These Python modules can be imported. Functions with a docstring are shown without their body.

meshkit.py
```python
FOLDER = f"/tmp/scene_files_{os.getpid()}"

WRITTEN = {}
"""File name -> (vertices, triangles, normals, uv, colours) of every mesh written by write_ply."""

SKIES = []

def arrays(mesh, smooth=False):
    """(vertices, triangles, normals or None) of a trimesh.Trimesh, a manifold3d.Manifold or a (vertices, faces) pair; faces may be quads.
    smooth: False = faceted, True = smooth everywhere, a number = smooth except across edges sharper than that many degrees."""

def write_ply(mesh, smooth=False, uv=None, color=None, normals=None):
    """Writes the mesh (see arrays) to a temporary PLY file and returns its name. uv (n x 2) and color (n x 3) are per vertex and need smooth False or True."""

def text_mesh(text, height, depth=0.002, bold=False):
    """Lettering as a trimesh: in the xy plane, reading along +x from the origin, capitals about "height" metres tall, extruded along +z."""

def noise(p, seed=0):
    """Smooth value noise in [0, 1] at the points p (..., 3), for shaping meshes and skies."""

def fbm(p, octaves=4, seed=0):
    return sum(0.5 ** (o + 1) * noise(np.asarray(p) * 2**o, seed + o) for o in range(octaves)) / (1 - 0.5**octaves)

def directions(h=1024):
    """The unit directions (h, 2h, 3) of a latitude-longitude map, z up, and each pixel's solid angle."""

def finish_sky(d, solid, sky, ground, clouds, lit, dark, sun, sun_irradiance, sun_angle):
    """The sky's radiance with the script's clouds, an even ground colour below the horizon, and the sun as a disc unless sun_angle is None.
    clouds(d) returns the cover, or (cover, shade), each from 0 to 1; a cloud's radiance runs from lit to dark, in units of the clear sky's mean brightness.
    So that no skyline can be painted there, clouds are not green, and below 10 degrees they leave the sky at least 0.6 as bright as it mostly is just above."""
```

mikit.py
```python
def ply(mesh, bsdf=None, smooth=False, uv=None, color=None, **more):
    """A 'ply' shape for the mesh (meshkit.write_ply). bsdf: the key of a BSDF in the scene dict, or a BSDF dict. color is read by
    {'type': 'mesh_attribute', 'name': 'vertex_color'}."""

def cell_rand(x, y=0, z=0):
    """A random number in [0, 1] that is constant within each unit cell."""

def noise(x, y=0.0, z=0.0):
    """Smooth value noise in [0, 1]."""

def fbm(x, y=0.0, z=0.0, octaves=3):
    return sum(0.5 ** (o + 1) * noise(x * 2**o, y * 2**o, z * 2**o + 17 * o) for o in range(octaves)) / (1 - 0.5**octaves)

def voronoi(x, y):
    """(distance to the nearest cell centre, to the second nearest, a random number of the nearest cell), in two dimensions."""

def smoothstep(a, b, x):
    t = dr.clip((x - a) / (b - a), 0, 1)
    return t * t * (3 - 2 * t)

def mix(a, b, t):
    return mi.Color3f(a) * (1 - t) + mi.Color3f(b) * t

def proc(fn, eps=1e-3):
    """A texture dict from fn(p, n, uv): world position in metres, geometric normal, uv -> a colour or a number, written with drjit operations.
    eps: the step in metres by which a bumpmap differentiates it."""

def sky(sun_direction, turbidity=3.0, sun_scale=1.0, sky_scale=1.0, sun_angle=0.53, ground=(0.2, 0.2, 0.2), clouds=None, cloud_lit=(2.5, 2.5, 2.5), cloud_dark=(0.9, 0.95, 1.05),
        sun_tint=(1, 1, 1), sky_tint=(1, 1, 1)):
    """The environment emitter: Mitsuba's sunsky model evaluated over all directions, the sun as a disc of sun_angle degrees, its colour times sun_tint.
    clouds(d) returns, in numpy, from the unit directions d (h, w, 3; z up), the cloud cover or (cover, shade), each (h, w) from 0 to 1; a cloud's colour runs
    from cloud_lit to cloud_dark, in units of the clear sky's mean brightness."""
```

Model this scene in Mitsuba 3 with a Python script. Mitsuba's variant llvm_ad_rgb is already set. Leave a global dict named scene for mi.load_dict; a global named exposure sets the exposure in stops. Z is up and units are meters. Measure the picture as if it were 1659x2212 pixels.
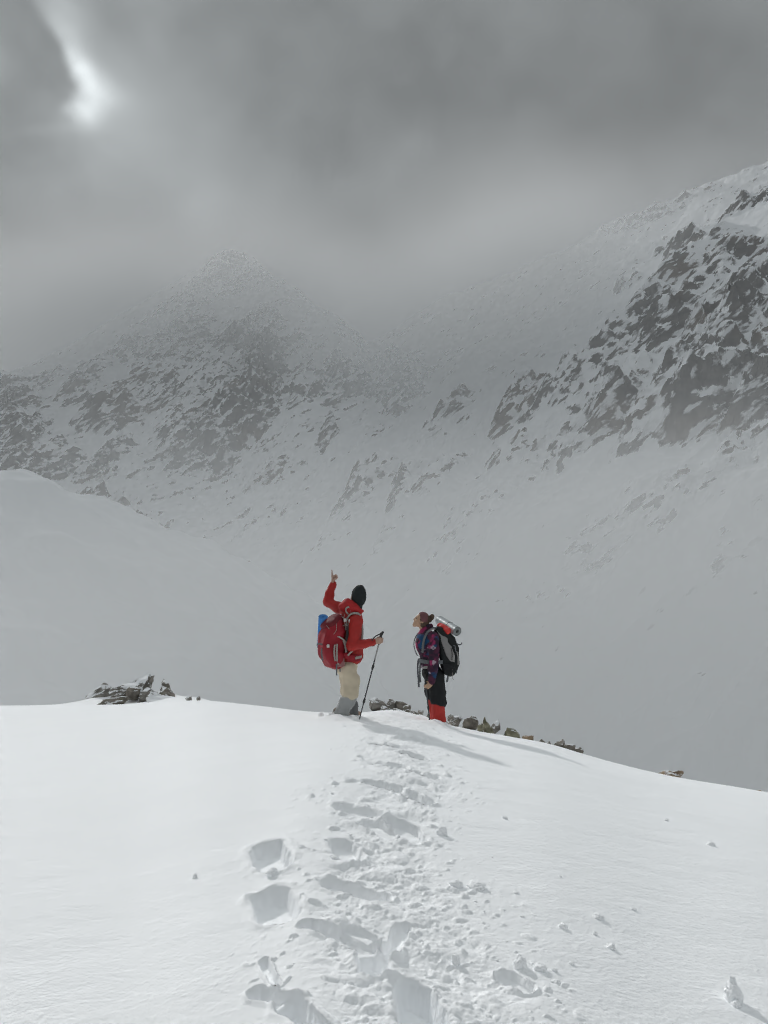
import math, random, numpy as np, mitsuba as mi, drjit as dr, trimesh, mikit, meshkit
from mikit import proc, ply, mix, smoothstep
from scipy.interpolate import PchipInterpolator
T = mi.ScalarTransform4f
random.seed(7); RNG = np.random.default_rng(7)
scene, labels = {}, {}

# ------------------------------------------------------------------ camera, sky, exposure
F = 788.0                                   # focal length in pixels of the 768 x 1024 picture
PITCH = math.radians(7.0)
EYE = np.array([0, 0, 1.65])
FWD = np.array([0, math.cos(PITCH), math.sin(PITCH)])
UP = np.array([0, -math.sin(PITCH), math.cos(PITCH)])
scene['camera'] = {'type': 'perspective', 'fov': math.degrees(2 * math.atan(384 / F)), 'fov_axis': 'x', 'near_clip': 0.05, 'far_clip': 3000.0,
                   'to_world': T().look_at(EYE.tolist(), (EYE + FWD).tolist(), [0, 0, 1]), 'medium': {'type': 'ref', 'id': 'fog_medium'}}
exposure = 1.3

SUN_AZ, SUN_EL = math.radians(-32.0), math.radians(33.0)
SUN = np.array([math.sin(SUN_AZ) * math.cos(SUN_EL), math.cos(SUN_AZ) * math.cos(SUN_EL), math.sin(SUN_EL)])
LIT = 2.6


def sst(a, b, x):
    t = np.clip((x - a) / (b - a), 0, 1)
    return t * t * (3 - 2 * t)


def sky_clouds(d):
    """A heavy overcast, brighter towards the zenith and round the veiled sun, with one ragged thin place in it near the sun."""
    n1 = meshkit.fbm(d * 4.0 + 5.1, 5, 3)
    n2 = meshkit.fbm(d * 11.0 + 2.7, 4, 8)
    n3 = meshkit.fbm(d * 26.0 + 1.3, 3, 5)
    el, az = np.degrees(np.arcsin(np.clip(d[..., 2], -1, 1))), np.degrees(np.arctan2(d[..., 0], d[..., 1]))
    ang = np.degrees(np.arccos(np.clip(d @ SUN, -1, 1)))
    w1, w2 = (n2 - .5) * 4.0 + (n3 - .5) * 1.8, (meshkit.fbm(d * 11.0 + 9.1, 4, 18) - .5) * 3.0

    def puff(a, e, ra, re, tilt=0.0):
        x, y = (az - a) * .85 + w1 * min(1, ra / 2), el - e + w2 * min(1, re / 2)
        c, s = math.cos(math.radians(tilt)), math.sin(math.radians(tilt))
        return np.exp(-((x * c + y * s) / ra) ** 2 - ((y * c - x * s) / re) ** 2)

    b = 0.236 + 0.60 * sst(40, 78, el) + 0.05 * np.exp(-(ang / 28) ** 2)
    b = b * (1 - .06 * np.exp(-((el - 21) / 8) ** 2)) * np.clip(1 + .85 * (n1 - .5) + .45 * (n2 - .5) + .22 * (n3 - .5), .75, 1.35)
    b = b + .075 * puff(-17, 33.5, 8, 5) + .120 * puff(-20.0, 29.0, 5.5, 3.0) + .075 * puff(-13.6, 27.2, 3.0, 2.2)
    b = b - .030 * puff(-9.8, 32.5, 1.7, 4) - .060 * puff(-19, 22.0, 13, 3.2) - .080 * puff(5, 26, 12, 4.5) - .070 * puff(21, 30, 9, 4.0, 25) - .030 * puff(14, 27, 4, 2.0, 40)
    # the thin place: its near edge is a dark cloud's rim, the light fades away from it on the other side
    e = (az - np.interp(el + w2 * .15, [27.5, 29, 30, 31, 32.5, 34.4, 35.6, 36.5, 40, 46], [-40, -33, -27, -24.2, -23.2, -24, -25, -26.2, -30, -36])) * .85 + w1 * .30 + (n3 - .5) * 1.1
    rim = sst(-.4, .9, e)
    lobe = np.exp(-((az + 22.0) / 3.4) ** 2)
    b = b + rim * sst(27.5, 32.0, el) * (1 - sst(44, 52, el)) * (.13 * np.exp(-(np.maximum(e, 0) / 2.4) ** 2) * lobe + .09 * np.exp(-(np.maximum(e, 0) / 6) ** 2) * np.exp(-((az + 17) / 5.5) ** 2))
    b = b + rim * np.clip(1 + 2.2 * (n3 - .5) + 1.2 * (n2 - .5), .2, 2) * (.58 * puff(-22.9, 34.2, .9, 1.2, 50) + .32 * puff(-21.6, 33.0, 1.8, 1.0) + .36 * puff(-22.2, 31.8, 1.0, .8) + .16 * puff(-24.2, 36.2, 1.5, 1.8, -50))
    b = b + .02 * puff(-20.4, 29.9, .8, .35, -28)
    b = b + .7 * np.exp(-(ang / 2.2) ** 2)
    return np.ones_like(b), 1 - np.clip(b / LIT, 0, 1)


K_SKY = 4.0
scene['sky'] = mikit.sky(SUN, turbidity=3, sun_scale=0.64, sky_scale=1.0, sun_angle=1.7, ground=(0.6, 0.6, 0.62), clouds=sky_clouds,
                         cloud_lit=(K_SKY * LIT * .935, K_SKY * LIT, K_SKY * LIT * 1.02), cloud_dark=(0, 0, 0), sun_tint=(0.80, 0.99, 1.42))

# ------------------------------------------------------------------ helpers


def at(u, v, y):
    """The world point at depth y seen at (u, v) of the 1659 x 2212 view of the photograph (used to survey the place)."""
    px, py = u * 768 / 1659, v * 768 / 1659
    d = FWD + np.array([1, 0, 0]) * (px - 384) / F - UP * (py - 512) / F
    return EYE + d * (y / d[1])


USED = {}


def key_of(name, parent=None):
    base = f'{parent}__{name}' if parent else name
    n = USED.get(base, 0)
    USED[base] = n + 1
    return base if n == 0 else f'{base}_{n:03d}'


def add(name, mesh, bsdf, parent=None, smooth=True, **kw):
    k = key_of(name, parent)
    scene[k] = ply(mesh, bsdf, smooth, **kw)
    return k


def tag(k, label=None, cat=None, group=None, kind=None):
    labels[k] = {a: b for a, b in (('label', label), ('category', cat), ('group', group), ('kind', kind)) if b}


def grid_faces(n, m):
    i, j = np.meshgrid(np.arange(n - 1), np.arange(m - 1), indexing='ij')
    a = i * m + j
    return np.stack([a, a + 1, a + m + 1, a + m], -1).reshape(-1, 4)


def nz(x, y, f, octaves=1, seed=0, z=0.0):
    p = np.stack([x * f, y * f, np.broadcast_to(z, np.shape(x))], -1)
    return meshkit.fbm(p, octaves, seed) if octaves > 1 else meshkit.noise(p, seed)

# ------------------------------------------------------------------ materials


def snow_colour(p, n, uv):
    return mix((0.935, 0.945, 0.955), (0.90, 0.915, 0.93), mikit.fbm(p.x * 3, p.y * 3, p.z * 3, 3) * 0.6)


def snow_bump(p, n, uv):
    return mikit.fbm(p.x * 60, p.y * 60, p.z * 60, 3) * 0.006


scene['snow'] = {'type': 'bumpmap', 'arbitrary': proc(snow_bump, 2e-3), 'scale': 1.0,
                 'bsdf': {'type': 'twosided', 'bsdf': {'type': 'principled', 'base_color': proc(snow_colour), 'roughness': 0.75, 'specular': 0.25}}}


def mountain_colour(p, n, uv):
    q1, q2 = p.x * .75 + p.z * .66, -p.x * .66 + p.z * .75
    w = mikit.noise(p.x * .12, p.y * .12, p.z * .12) * 3
    a = mikit.fbm((q1 + w) * .35, (q2 + w) * 1.1, p.y * .3, 4)
    b = mikit.fbm((q1 + w) * .05, (q2 + w) * .22, p.y * .03, 3)
    steep = 1 - n.z
    rock = smoothstep(0.45, 0.51, steep + (a - .5) * .50 + (b - .5) * .34)
    stone = mix((0.085, 0.088, 0.092), (0.19, 0.185, 0.18), mikit.fbm(p.x * .35, p.y * .35, p.z * .6, 4))
    stone = mix(stone, (0.20, 0.16, 0.13), smoothstep(.55, .75, mikit.noise(p.x * .07, p.y * .07, p.z * .07)) * .35)
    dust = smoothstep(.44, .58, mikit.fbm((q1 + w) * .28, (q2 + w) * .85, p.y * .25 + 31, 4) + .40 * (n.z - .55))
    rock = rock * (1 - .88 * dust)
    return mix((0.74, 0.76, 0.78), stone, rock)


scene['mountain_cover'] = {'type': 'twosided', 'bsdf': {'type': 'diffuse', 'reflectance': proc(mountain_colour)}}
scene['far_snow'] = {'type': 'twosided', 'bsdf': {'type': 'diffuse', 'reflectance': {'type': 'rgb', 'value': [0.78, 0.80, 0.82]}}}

# ------------------------------------------------------------------ the snowfield: a dome with a crest beyond the walkers
CREST = [(-1500, 1560, 17), (-700, 1545, 17), (0, 1524, 17), (110, 1523, 17), (300, 1521, 16.5), (430, 1513, 15), (560, 1528, 13.5), (690, 1541, 12.2), (770, 1543, 12.4), (850, 1531, 13.4), (900, 1540, 13.3), (960, 1566, 12.8), (1020, 1578, 12.6),
         (1100, 1591, 12.6), (1180, 1604, 12.6), (1250, 1627, 12.5), (1430, 1672, 12.7), (1659, 1712, 13), (2000, 1785, 14), (2600, 1900, 15), (3600, 2050, 16)]
cp = np.array([at(*c) for c in CREST])
c_az, c_r = np.arctan2(cp[:, 0], cp[:, 1]), np.hypot(cp[:, 0], cp[:, 1])
c_t = (EYE[2] - cp[:, 2]) / c_r
from scipy.ndimage import gaussian_filter1d
g_az = np.linspace(c_az[0], c_az[-1], 3000)
s_D, s_t = (gaussian_filter1d(PchipInterpolator(c_az, q)(g_az), math.radians(1.1) / (g_az[1] - g_az[0]), mode='nearest') for q in (c_r, c_t))
f_D, f_t = lambda a: np.interp(a, g_az, s_D), lambda a: np.interp(a, g_az, s_t)


def ground_smooth(x, y):
    az, r = np.arctan2(x, y), np.hypot(x, y)
    azc = np.clip(az, c_az[0], c_az[-1])
    D, t = f_D(azc), f_t(azc)
    b = -EYE[2] / (2 * D ** 3)
    a = -t - 3 * b * D ** 2
    a = np.where(np.abs(az) > 1.2, a + (0.04 - a) * sst(1.2, 2.2, np.abs(az)), a)
    b = b * (1 - sst(1.2, 2.2, np.abs(az)) * .98)
    slope = 0.78
    rs = np.sqrt(np.maximum((-slope - a) / (3 * b), 1e-6))
    z = np.where(r < rs, a * r + b * r ** 3, a * rs + b * rs ** 3 - slope * (r - rs))
    return np.maximum(z, -165 - 0.01 * r)


# footprints: (u, v, length, width, depth, heading in degrees from +y, raggedness)
def on_ground(u, v):
    d = at(u, v, 1.0) - EYE
    ts = np.linspace(1.5, 14, 4000)
    p = EYE + ts[:, None] * d
    below = np.nonzero(p[:, 2] < ground_smooth(p[:, 0], p[:, 1]))[0]
    return p[below[0]] if len(below) else p[-1]


# boot holes and furrows: the two ends (u, v), width, depth, raggedness
HOLES = [((592, 1928), (600, 1968), .20, .13, .35), ((580, 1826), (592, 1862), .20, .12, .45), ((722, 1895), (815, 1924), .14, .09, .5), ((735, 1815), (755, 1838), .15, .09, .6), ((860, 1772), (893, 1800), .17, .09, .7),
         ((800, 1772), (845, 1795), .16, .07, .7), ((893, 2135), (935, 2270), .18, .16, .55), ((665, 1993), (830, 2056), .10, .07, .6), ((872, 1992), (838, 2056), .08, .07, .6), ((800, 2060), (812, 2090), .13, .11, .6),
         ((556, 2150), (616, 2160), .08, .05, .8), ((625, 2172), (720, 2260), .11, .09, .7), ((570, 2078), (598, 2132), .04, .03, .8), ((745, 1742), (800, 1750), .16, .06, .7), ((875, 1712), (915, 1730), .16, .07, .7),
         ((805, 1690), (850, 1700), .16, .06, .7), ((900, 1665), (930, 1676), .18, .06, .7), ((820, 1648), (860, 1654), .18, .05, .7), ((875, 1626), (905, 1632), .18, .05, .7), ((815, 1606), (850, 1611), .20, .05, .7),
         ((870, 1590), (900, 1594), .20, .05, .7), ((1095, 2105), (1135, 2130), .08, .04, .6), ((760, 2005), (800, 2020), .08, .04, .7)]
HOLES = [(on_ground(*h[0])[:2], on_ground(*h[1])[:2], *h[2:]) for h in HOLES]
TRACK = [(900, 2330, .46), (890, 2150, .42), (880, 2000, .40), (810, 1880, .40), (830, 1790, .40), (880, 1700, .38), (865, 1630, .36), (850, 1585, .42), (835, 1560, .55), (840, 1545, .65)]
tp = np.array([[*on_ground(u, v)[:2], w] for u, v, w in TRACK])


def track_mask(x, y, widen=1.0):
    cx, w = np.interp(y, tp[:, 1], tp[:, 0]), np.interp(y, tp[:, 1], tp[:, 2])
    dx = np.abs(x - cx) / (w * widen) + (nz(x, y, 1.7, 3, 40) - .5) * 1.3
    return (1 - sst(.45, 1.05, dx)) * (1 - sst(12.4, 13.4, y)) * (np.hypot(x, y) < 14)


def clods(x, y, f, seed, keep, lo=.15, hi=.5, flat=.8):
    """Rounded lumps of many sizes lying about: the highest of the domes over each place."""
    X, Y = x * f, y * f
    ix, iy = np.floor(X), np.floor(Y)
    h = np.zeros(x.shape)

    def rnd(a, b, k):
        q = np.sin(a * 127.1 + b * 311.7 + (seed + k) * 74.7) * 43758.5453
        return q - np.floor(q)
    for a in (-1, 0, 1):
        for b in (-1, 0, 1):
            cx, cy = ix + a, iy + b
            r = lo + (hi - lo) * rnd(cx, cy, 3) ** 2
            d2 = (cx + rnd(cx, cy, 1) - X) ** 2 + ((cy + rnd(cx, cy, 2) - Y) * (.8 + .6 * rnd(cx, cy, 5))) ** 2
            h = np.maximum(h, np.where(rnd(cx, cy, 4) < keep, np.sqrt(np.maximum(r * r - d2, 0)), 0))
    return h / f * flat


MAN_AT, WOM_AT = at(747, 1546, 10.5), at(948, 1572, 11.6)
MOUND = [(at(318, 1500, 17.4), 1.0, .55, .26), (at(230, 1515, 17.2), .8, .5, .10), (at(390, 1505, 16.4), .6, .5, .12)]
FEET = [(MAN_AT, -.10, -.28, .22, .07), (MAN_AT, .12, .02, .16, .05), (WOM_AT, .0, -.26, .2, .06), (WOM_AT, -.05, .0, .2, .03)]


def snow_detail(x, y):
    r = np.hypot(x, y)
    near = 1 - sst(14, 20, r)
    h = (nz(x, y, .45, 3, 11) - .5) * .07 * near
    h = h + (nz(x * .8 + y * .3, y * 2.2 - x * .5, 2.2, 3, 12) - .5) * .010 * near
    h = h + (nz(x * 1.0 + y * .4, y * 4.0 - x * 1.1, 6.0, 2, 14) - .5) * .0022 * near
    wx, wy = x + (nz(x, y, 9, 2, 36) - .5) * .10, y + (nz(x, y, 9, 2, 37) - .5) * .10
    m = track_mask(x, y)
    lum = nz(x, y, 4.0, 1, 21) * .5 + nz(x, y, 9.0, 1, 22) * .32 + nz(x, y, 23.0, 1, 23) * .18
    rough = (lum - .55) * .055 - .012 + (1 - .45 * sst(5, 9, y)) * np.maximum(clods(wx, wy, 5.5, 3, .45) * .28, np.maximum(clods(wx, wy, 12, 7, .55, hi=.6) * .48, clods(wx, wy, 26, 9, .5) * .7)) + (nz(x, y, 55., 2, 38) - .5) * .010
    h = h + m * rough
    halo = np.clip(track_mask(x, y, 1.9) - m, 0, 1)
    h = h + halo * np.maximum(clods(wx, wy, 12, 17, .22) * .8, clods(wx, wy, 26, 19, .22) * .9)
    wob = nz(x, y, 6.0, 2, 31) - .5 + (nz(x, y, 22.0, 2, 32) - .5) * .5
    for a, b, W, dep, rag in HOLES:
        c, L = (a + b) / 2, np.linalg.norm(b - a)
        k = np.nonzero((np.abs(x - c[0]) < L + 2 * W) & (np.abs(y - c[1]) < L + 2 * W))[0]
        if not len(k):
            continue
        d = b - a
        t = np.clip(((x[k] - a[0]) * d[0] + (y[k] - a[1]) * d[1]) / (d @ d + 1e-9), 0, 1)
        e = np.hypot(x[k] - a[0] - t * d[0], y[k] - a[1] - t * d[1]) / (W / 2) + wob[k] * rag
        pit = 1 - sst(.80, 1.06, e)
        rim = np.exp(-((e - 1.3) / .25) ** 2) * .016 * np.clip(.2 + 2.2 * (nz(x[k], y[k], 7., 2, 33) - .3), 0, 2)
        h[k] = h[k] * (1 - .8 * pit) - .85 * dep * pit * (1 - .22 * np.clip(e, 0, 1) ** 2) + rim
    for p, rx, ry, dz in MOUND:
        h = h + dz * np.exp(-((x - p[0]) / rx) ** 2 - ((y - p[1]) / ry) ** 2) * (.8 + .4 * nz(x, y, 2.5, 2, 51))
    for p, ox, oy, R, dz in FEET:
        h = h + dz * np.exp(-((x - p[0] - ox) ** 2 + (y - p[1] - oy) ** 2) / R ** 2) * (.6 + .8 * nz(x, y, 8, 2, 52))
    return h


def ground_z(x, y):
    x, y = np.atleast_1d(np.asarray(x, float)), np.atleast_1d(np.asarray(y, float))
    return ground_smooth(x, y) + snow_detail(x, y)


DENSE = math.radians(31)
az = np.concatenate([np.linspace(-math.pi, -math.radians(70), 36)[:-1], np.linspace(-math.radians(70), -DENSE, 110)[:-1], np.linspace(-DENSE, DENSE, 700), np.linspace(DENSE, math.radians(70), 110)[1:],
                     np.linspace(math.radians(70), math.pi, 36)[1:]])
rr = np.concatenate([[0.02, .4, .9, 1.5, 2.0], 1 / np.linspace(1 / 2.4, 1 / 13.0, 540), np.linspace(13.05, 18, 80), np.geomspace(18.2, 222, 44)])
RR, AZ = np.meshgrid(rr, az, indexing='ij')
gx, gy = (RR * np.sin(AZ)).ravel(), (RR * np.cos(AZ)).ravel()
gz = ground_smooth(gx, gy)
sel = np.hypot(gx, gy) < 20
gz[sel] += snow_detail(gx[sel], gy[sel])
k = add('snow_ground', (np.stack([gx, gy, gz], 1), grid_faces(len(rr), len(az))), 'snow')
tag(k, 'smooth bright white snowfield with a trampled track running to the crest', 'snow', kind='structure')

# ------------------------------------------------------------------ the mountains across the valley
RIDGES = [  # polylines surveyed as (u, v, depth)
    ([(565, 612, 421), (530, 582, 421), (497, 576, 419), (470, 600, 417), (432, 592, 414), (405, 634, 409), (372, 655, 404), (330, 720, 398), (240, 770, 388), (100, 830, 370), (-100, 900, 350), (-400, 960, 330)], .86),
    ([(565, 612, 421), (590, 640, 426), (630, 640, 432), (680, 690, 440), (800, 750, 460), (1000, 640, 480), (1200, 560, 480)], .86),
    ([(500, 572, 420), (545, 680, 385), (585, 772, 345), (545, 855, 318), (440, 965, 285)], 1.0),
    ([(300, 720, 395), (215, 880, 320), (140, 1000, 270)], .9),
    ([(1100, 690, 335), (900, 800, 318), (755, 812, 305), (690, 832, 300), (620, 872, 292), (510, 945, 275)], .9),
    ([(1180, 655, 318), (1270, 604, 300), (1400, 545, 290), (1500, 505, 280), (1659, 420, 262), (1900, 300, 240), (2400, 60, 215)], .86),
    ([(1500, 520, 279), (1560, 560, 262), (1590, 660, 238), (1580, 800, 208), (1480, 930, 180)], 1.15),
    ([(1200, 655, 310), (1090, 760, 276), (1060, 860, 250), (1000, 960, 228)], .92),
    ([(1200, 560, 470), (1330, 470, 440), (1450, 440, 430), (1560, 400, 420), (1800, 300, 400)], .9),
]


def base_height(x, y):
    h = np.full(x.shape, -170.0)
    for pts, slope in RIDGES:
        P = np.array([at(*p) for p in pts])
        best = np.full(x.shape, -1e9)
        for a, b in zip(P[:-1], P[1:]):
            d = b - a
            t = np.clip(((x - a[0]) * d[0] + (y - a[1]) * d[1]) / (d[0] ** 2 + d[1] ** 2), 0, 1)
            dist = np.hypot(x - a[0] - t * d[0], y - a[1] - t * d[1])
            best = np.maximum(best, a[2] + t * d[2] - slope * (np.sqrt(dist ** 2 + 9) - 3))
        s = 5.0
        h = np.where(np.abs(h - best) < s, np.maximum(h, best) + (s - np.abs(h - best)) ** 2 / (4 * s), np.maximum(h, best))
    return h


def on_mountain(u, v):
    """Where the line of sight to (u, v) meets the mountains' broad shape."""
    e = at(u, v, 1.0) - EYE
    t = np.linspace(90, 540, 900)
    p = EYE + t[:, None] * e
    hit = np.nonzero(p[:, 2] < base_height(p[:, 0], p[:, 1]))[0]
    return p[hit[0]] if len(hit) else p[-1]


ROCKY = [
    (180, 1085, 280, 1125, 3, 1.0), (280, 1125, 370, 1168, 3, .9), (370, 1170, 480, 1215, 3, .8), (500, 1225, 600, 1262, 3, .7),  # crags and ribs of bare rock: both ends (u, v), half width in metres, boldness
    (500, 590, 430, 640, 16, .8), (560, 640, 470, 640, 10, .6), (420, 640, 350, 800, 18, .6), (580, 720, 500, 760, 8, .9), (590, 778, 540, 860, 6, 1.5), (540, 860, 440, 960, 8, 1.4), (500, 900, 400, 950, 10, .9),
    (290, 740, 180, 840, 9, .8), (250, 885, 200, 890, 7, .9), (270, 930, 215, 1000, 6, .9), (0, 870, 40, 940, 12, 1.0), (30, 1010, 90, 1020, 9, .9), (185, 700, 165, 700, 7, .8), (450, 800, 380, 900, 16, .55),
    (600, 990, 500, 1070, 8, .5), (560, 1030, 590, 1025, 5, .6), (100, 830, 30, 860, 10, .6), (120, 960, 180, 1040, 9, .6),
    (740, 815, 620, 870, 8, 1.1), (620, 870, 520, 940, 4, 1.0), (760, 830, 690, 850, 7, .9), (880, 800, 830, 880, 12, .9), (905, 850, 860, 880, 6, .8), (990, 880, 950, 910, 5, .8), (710, 932, 690, 958, 3, 1.3), (770, 755, 772, 770, 3, .9),
    (800, 1040, 760, 1090, 8, .7), (870, 1070, 860, 1110, 4, .8), (900, 1080, 950, 1060, 6, .45), (700, 1180, 690, 1200, 5, .6), (850, 1150, 835, 1180, 3, .8), (930, 1010, 880, 1030, 4, .6), (1000, 990, 930, 1050, 5, .45),
    (1560, 560, 1440, 640, 8, .75), (1590, 620, 1470, 720, 10, 1.1), (1590, 700, 1500, 760, 9, 1.35), (1590, 780, 1480, 850, 8, 1.35), (1580, 850, 1490, 940, 7, 1.25), (1570, 880, 1480, 935, 5, 1.2), (1650, 775, 1640, 770, 3, 1.0),
    (1400, 680, 1310, 760, 8, .85), (1310, 790, 1290, 800, 3, 1.4), (1290, 820, 1180, 860, 10, .75), (1140, 850, 1095, 905, 5, 1.1), (1260, 880, 1170, 940, 10, .65), (1350, 880, 1290, 950, 6, 1.0), (1400, 820, 1330, 880, 10, .65),
    (1440, 900, 1380, 950, 6, .7), (1240, 960, 1100, 990, 8, .5), (1280, 960, 1200, 1010, 6, .7), (1400, 970, 1370, 990, 3, .9), (1655, 915, 1600, 960, 4, 1.0), (1600, 1030, 1550, 1100, 7, .65), (1480, 1110, 1380, 1150, 8, .55),
    (1100, 1080, 1000, 1110, 8, .4), (1659, 440, 1570, 470, 5, .8), (1560, 490, 1480, 525, 4, .8), (1520, 540, 1450, 565, 3, 1.1), (1430, 550, 1420, 556, 2.5, .9), (1370, 608, 1345, 620, 3, 1.1), (1500, 440, 1350, 500, 14, .7), (1230, 415, 1235, 425, 6, .9)]


def crag(x, y):
    a = .13 + .10 * nz(x, y, .03, 2, 90)
    for u0, v0, u1, v1, R, w in ROCKY:
        p, q = on_mountain(u0, v0)[:2], on_mountain(u1, v1)[:2]
        if np.linalg.norm(p - q) > 90:
            q = p + (q - p) * 90 / np.linalg.norm(p - q)
        d = q - p
        k = np.nonzero((x > min(p[0], q[0]) - 3 * R) & (x < max(p[0], q[0]) + 3 * R) & (y > min(p[1], q[1]) - 3 * R) & (y < max(p[1], q[1]) + 3 * R))[0]
        t = np.clip(((x[k] - p[0]) * d[0] + (y[k] - p[1]) * d[1]) / (d @ d + 1e-9), 0, 1)
        e = np.hypot(x[k] - p[0] - t * d[0], y[k] - p[1] - t * d[1]) / R + (nz(x[k], y[k], .12, 2, 91) - .5) * .9
        a[k] = np.maximum(a[k], w * min(.88, .30 + R / 9) * np.exp(-np.maximum(e, 0) ** 2))
    return a


maz = np.concatenate([np.linspace(math.radians(-43), math.radians(-30), 70)[:-1], np.linspace(math.radians(-30), math.radians(30), 720), np.linspace(math.radians(30), math.radians(43), 70)[1:]])
mr = np.concatenate([np.linspace(50, 94, 30), np.linspace(95, 330, 430), np.linspace(331, 560, 250)])
MR, MA = np.meshgrid(mr, maz, indexing='ij')
mx, my = (MR * np.sin(MA)).ravel(), (MR * np.cos(MA)).ravel()
h0 = base_height(mx, my)
am = crag(mx, my)
q1, q2 = mx * .75 + h0 * .66, -mx * .66 + h0 * .75


def strata(f1, f2, seed, octaves=3):
    """Ridged noise drawn out along the dip of the beds, which climb to the right across the faces."""
    w = (nz(mx, my, .03, 2, seed + 7) - .5) * 14
    return 1 - np.abs(2 * meshkit.fbm(np.stack([(q1 + w) * f1, (q2 + w) * f2, my * .012], -1), octaves, seed) - 1)


rad = np.hypot(mx, my)
h0 = np.minimum(h0, 18 + .80 * (rad - 128) + 6 * (nz(mx, my, .05, 2, 68) - .5))
h = h0 + (nz(mx, my, .018, 3, 61) - .5) * 18 + (strata(.012, .045, 66) - .6) * 5
am *= .35 + .65 * sst(8, 34, h0)
h += am * ((strata(.022, .065, 62) - .6) * 17 + (strata(.055, .17, 63) - .6) * 14 + (strata(.13, .36, 64) - .6) * 9)
h += np.minimum(am, .8) * ((strata(.3, .8, 65, 2) - .6) * 2.4 + (nz(mx, my, .9, 2, 67) - .5) * 1.0)
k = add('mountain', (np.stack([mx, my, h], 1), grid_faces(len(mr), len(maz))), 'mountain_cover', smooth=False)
tag(k, 'craggy snow covered mountain faces fading into cloud across the valley', 'mountain', kind='structure')

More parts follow.
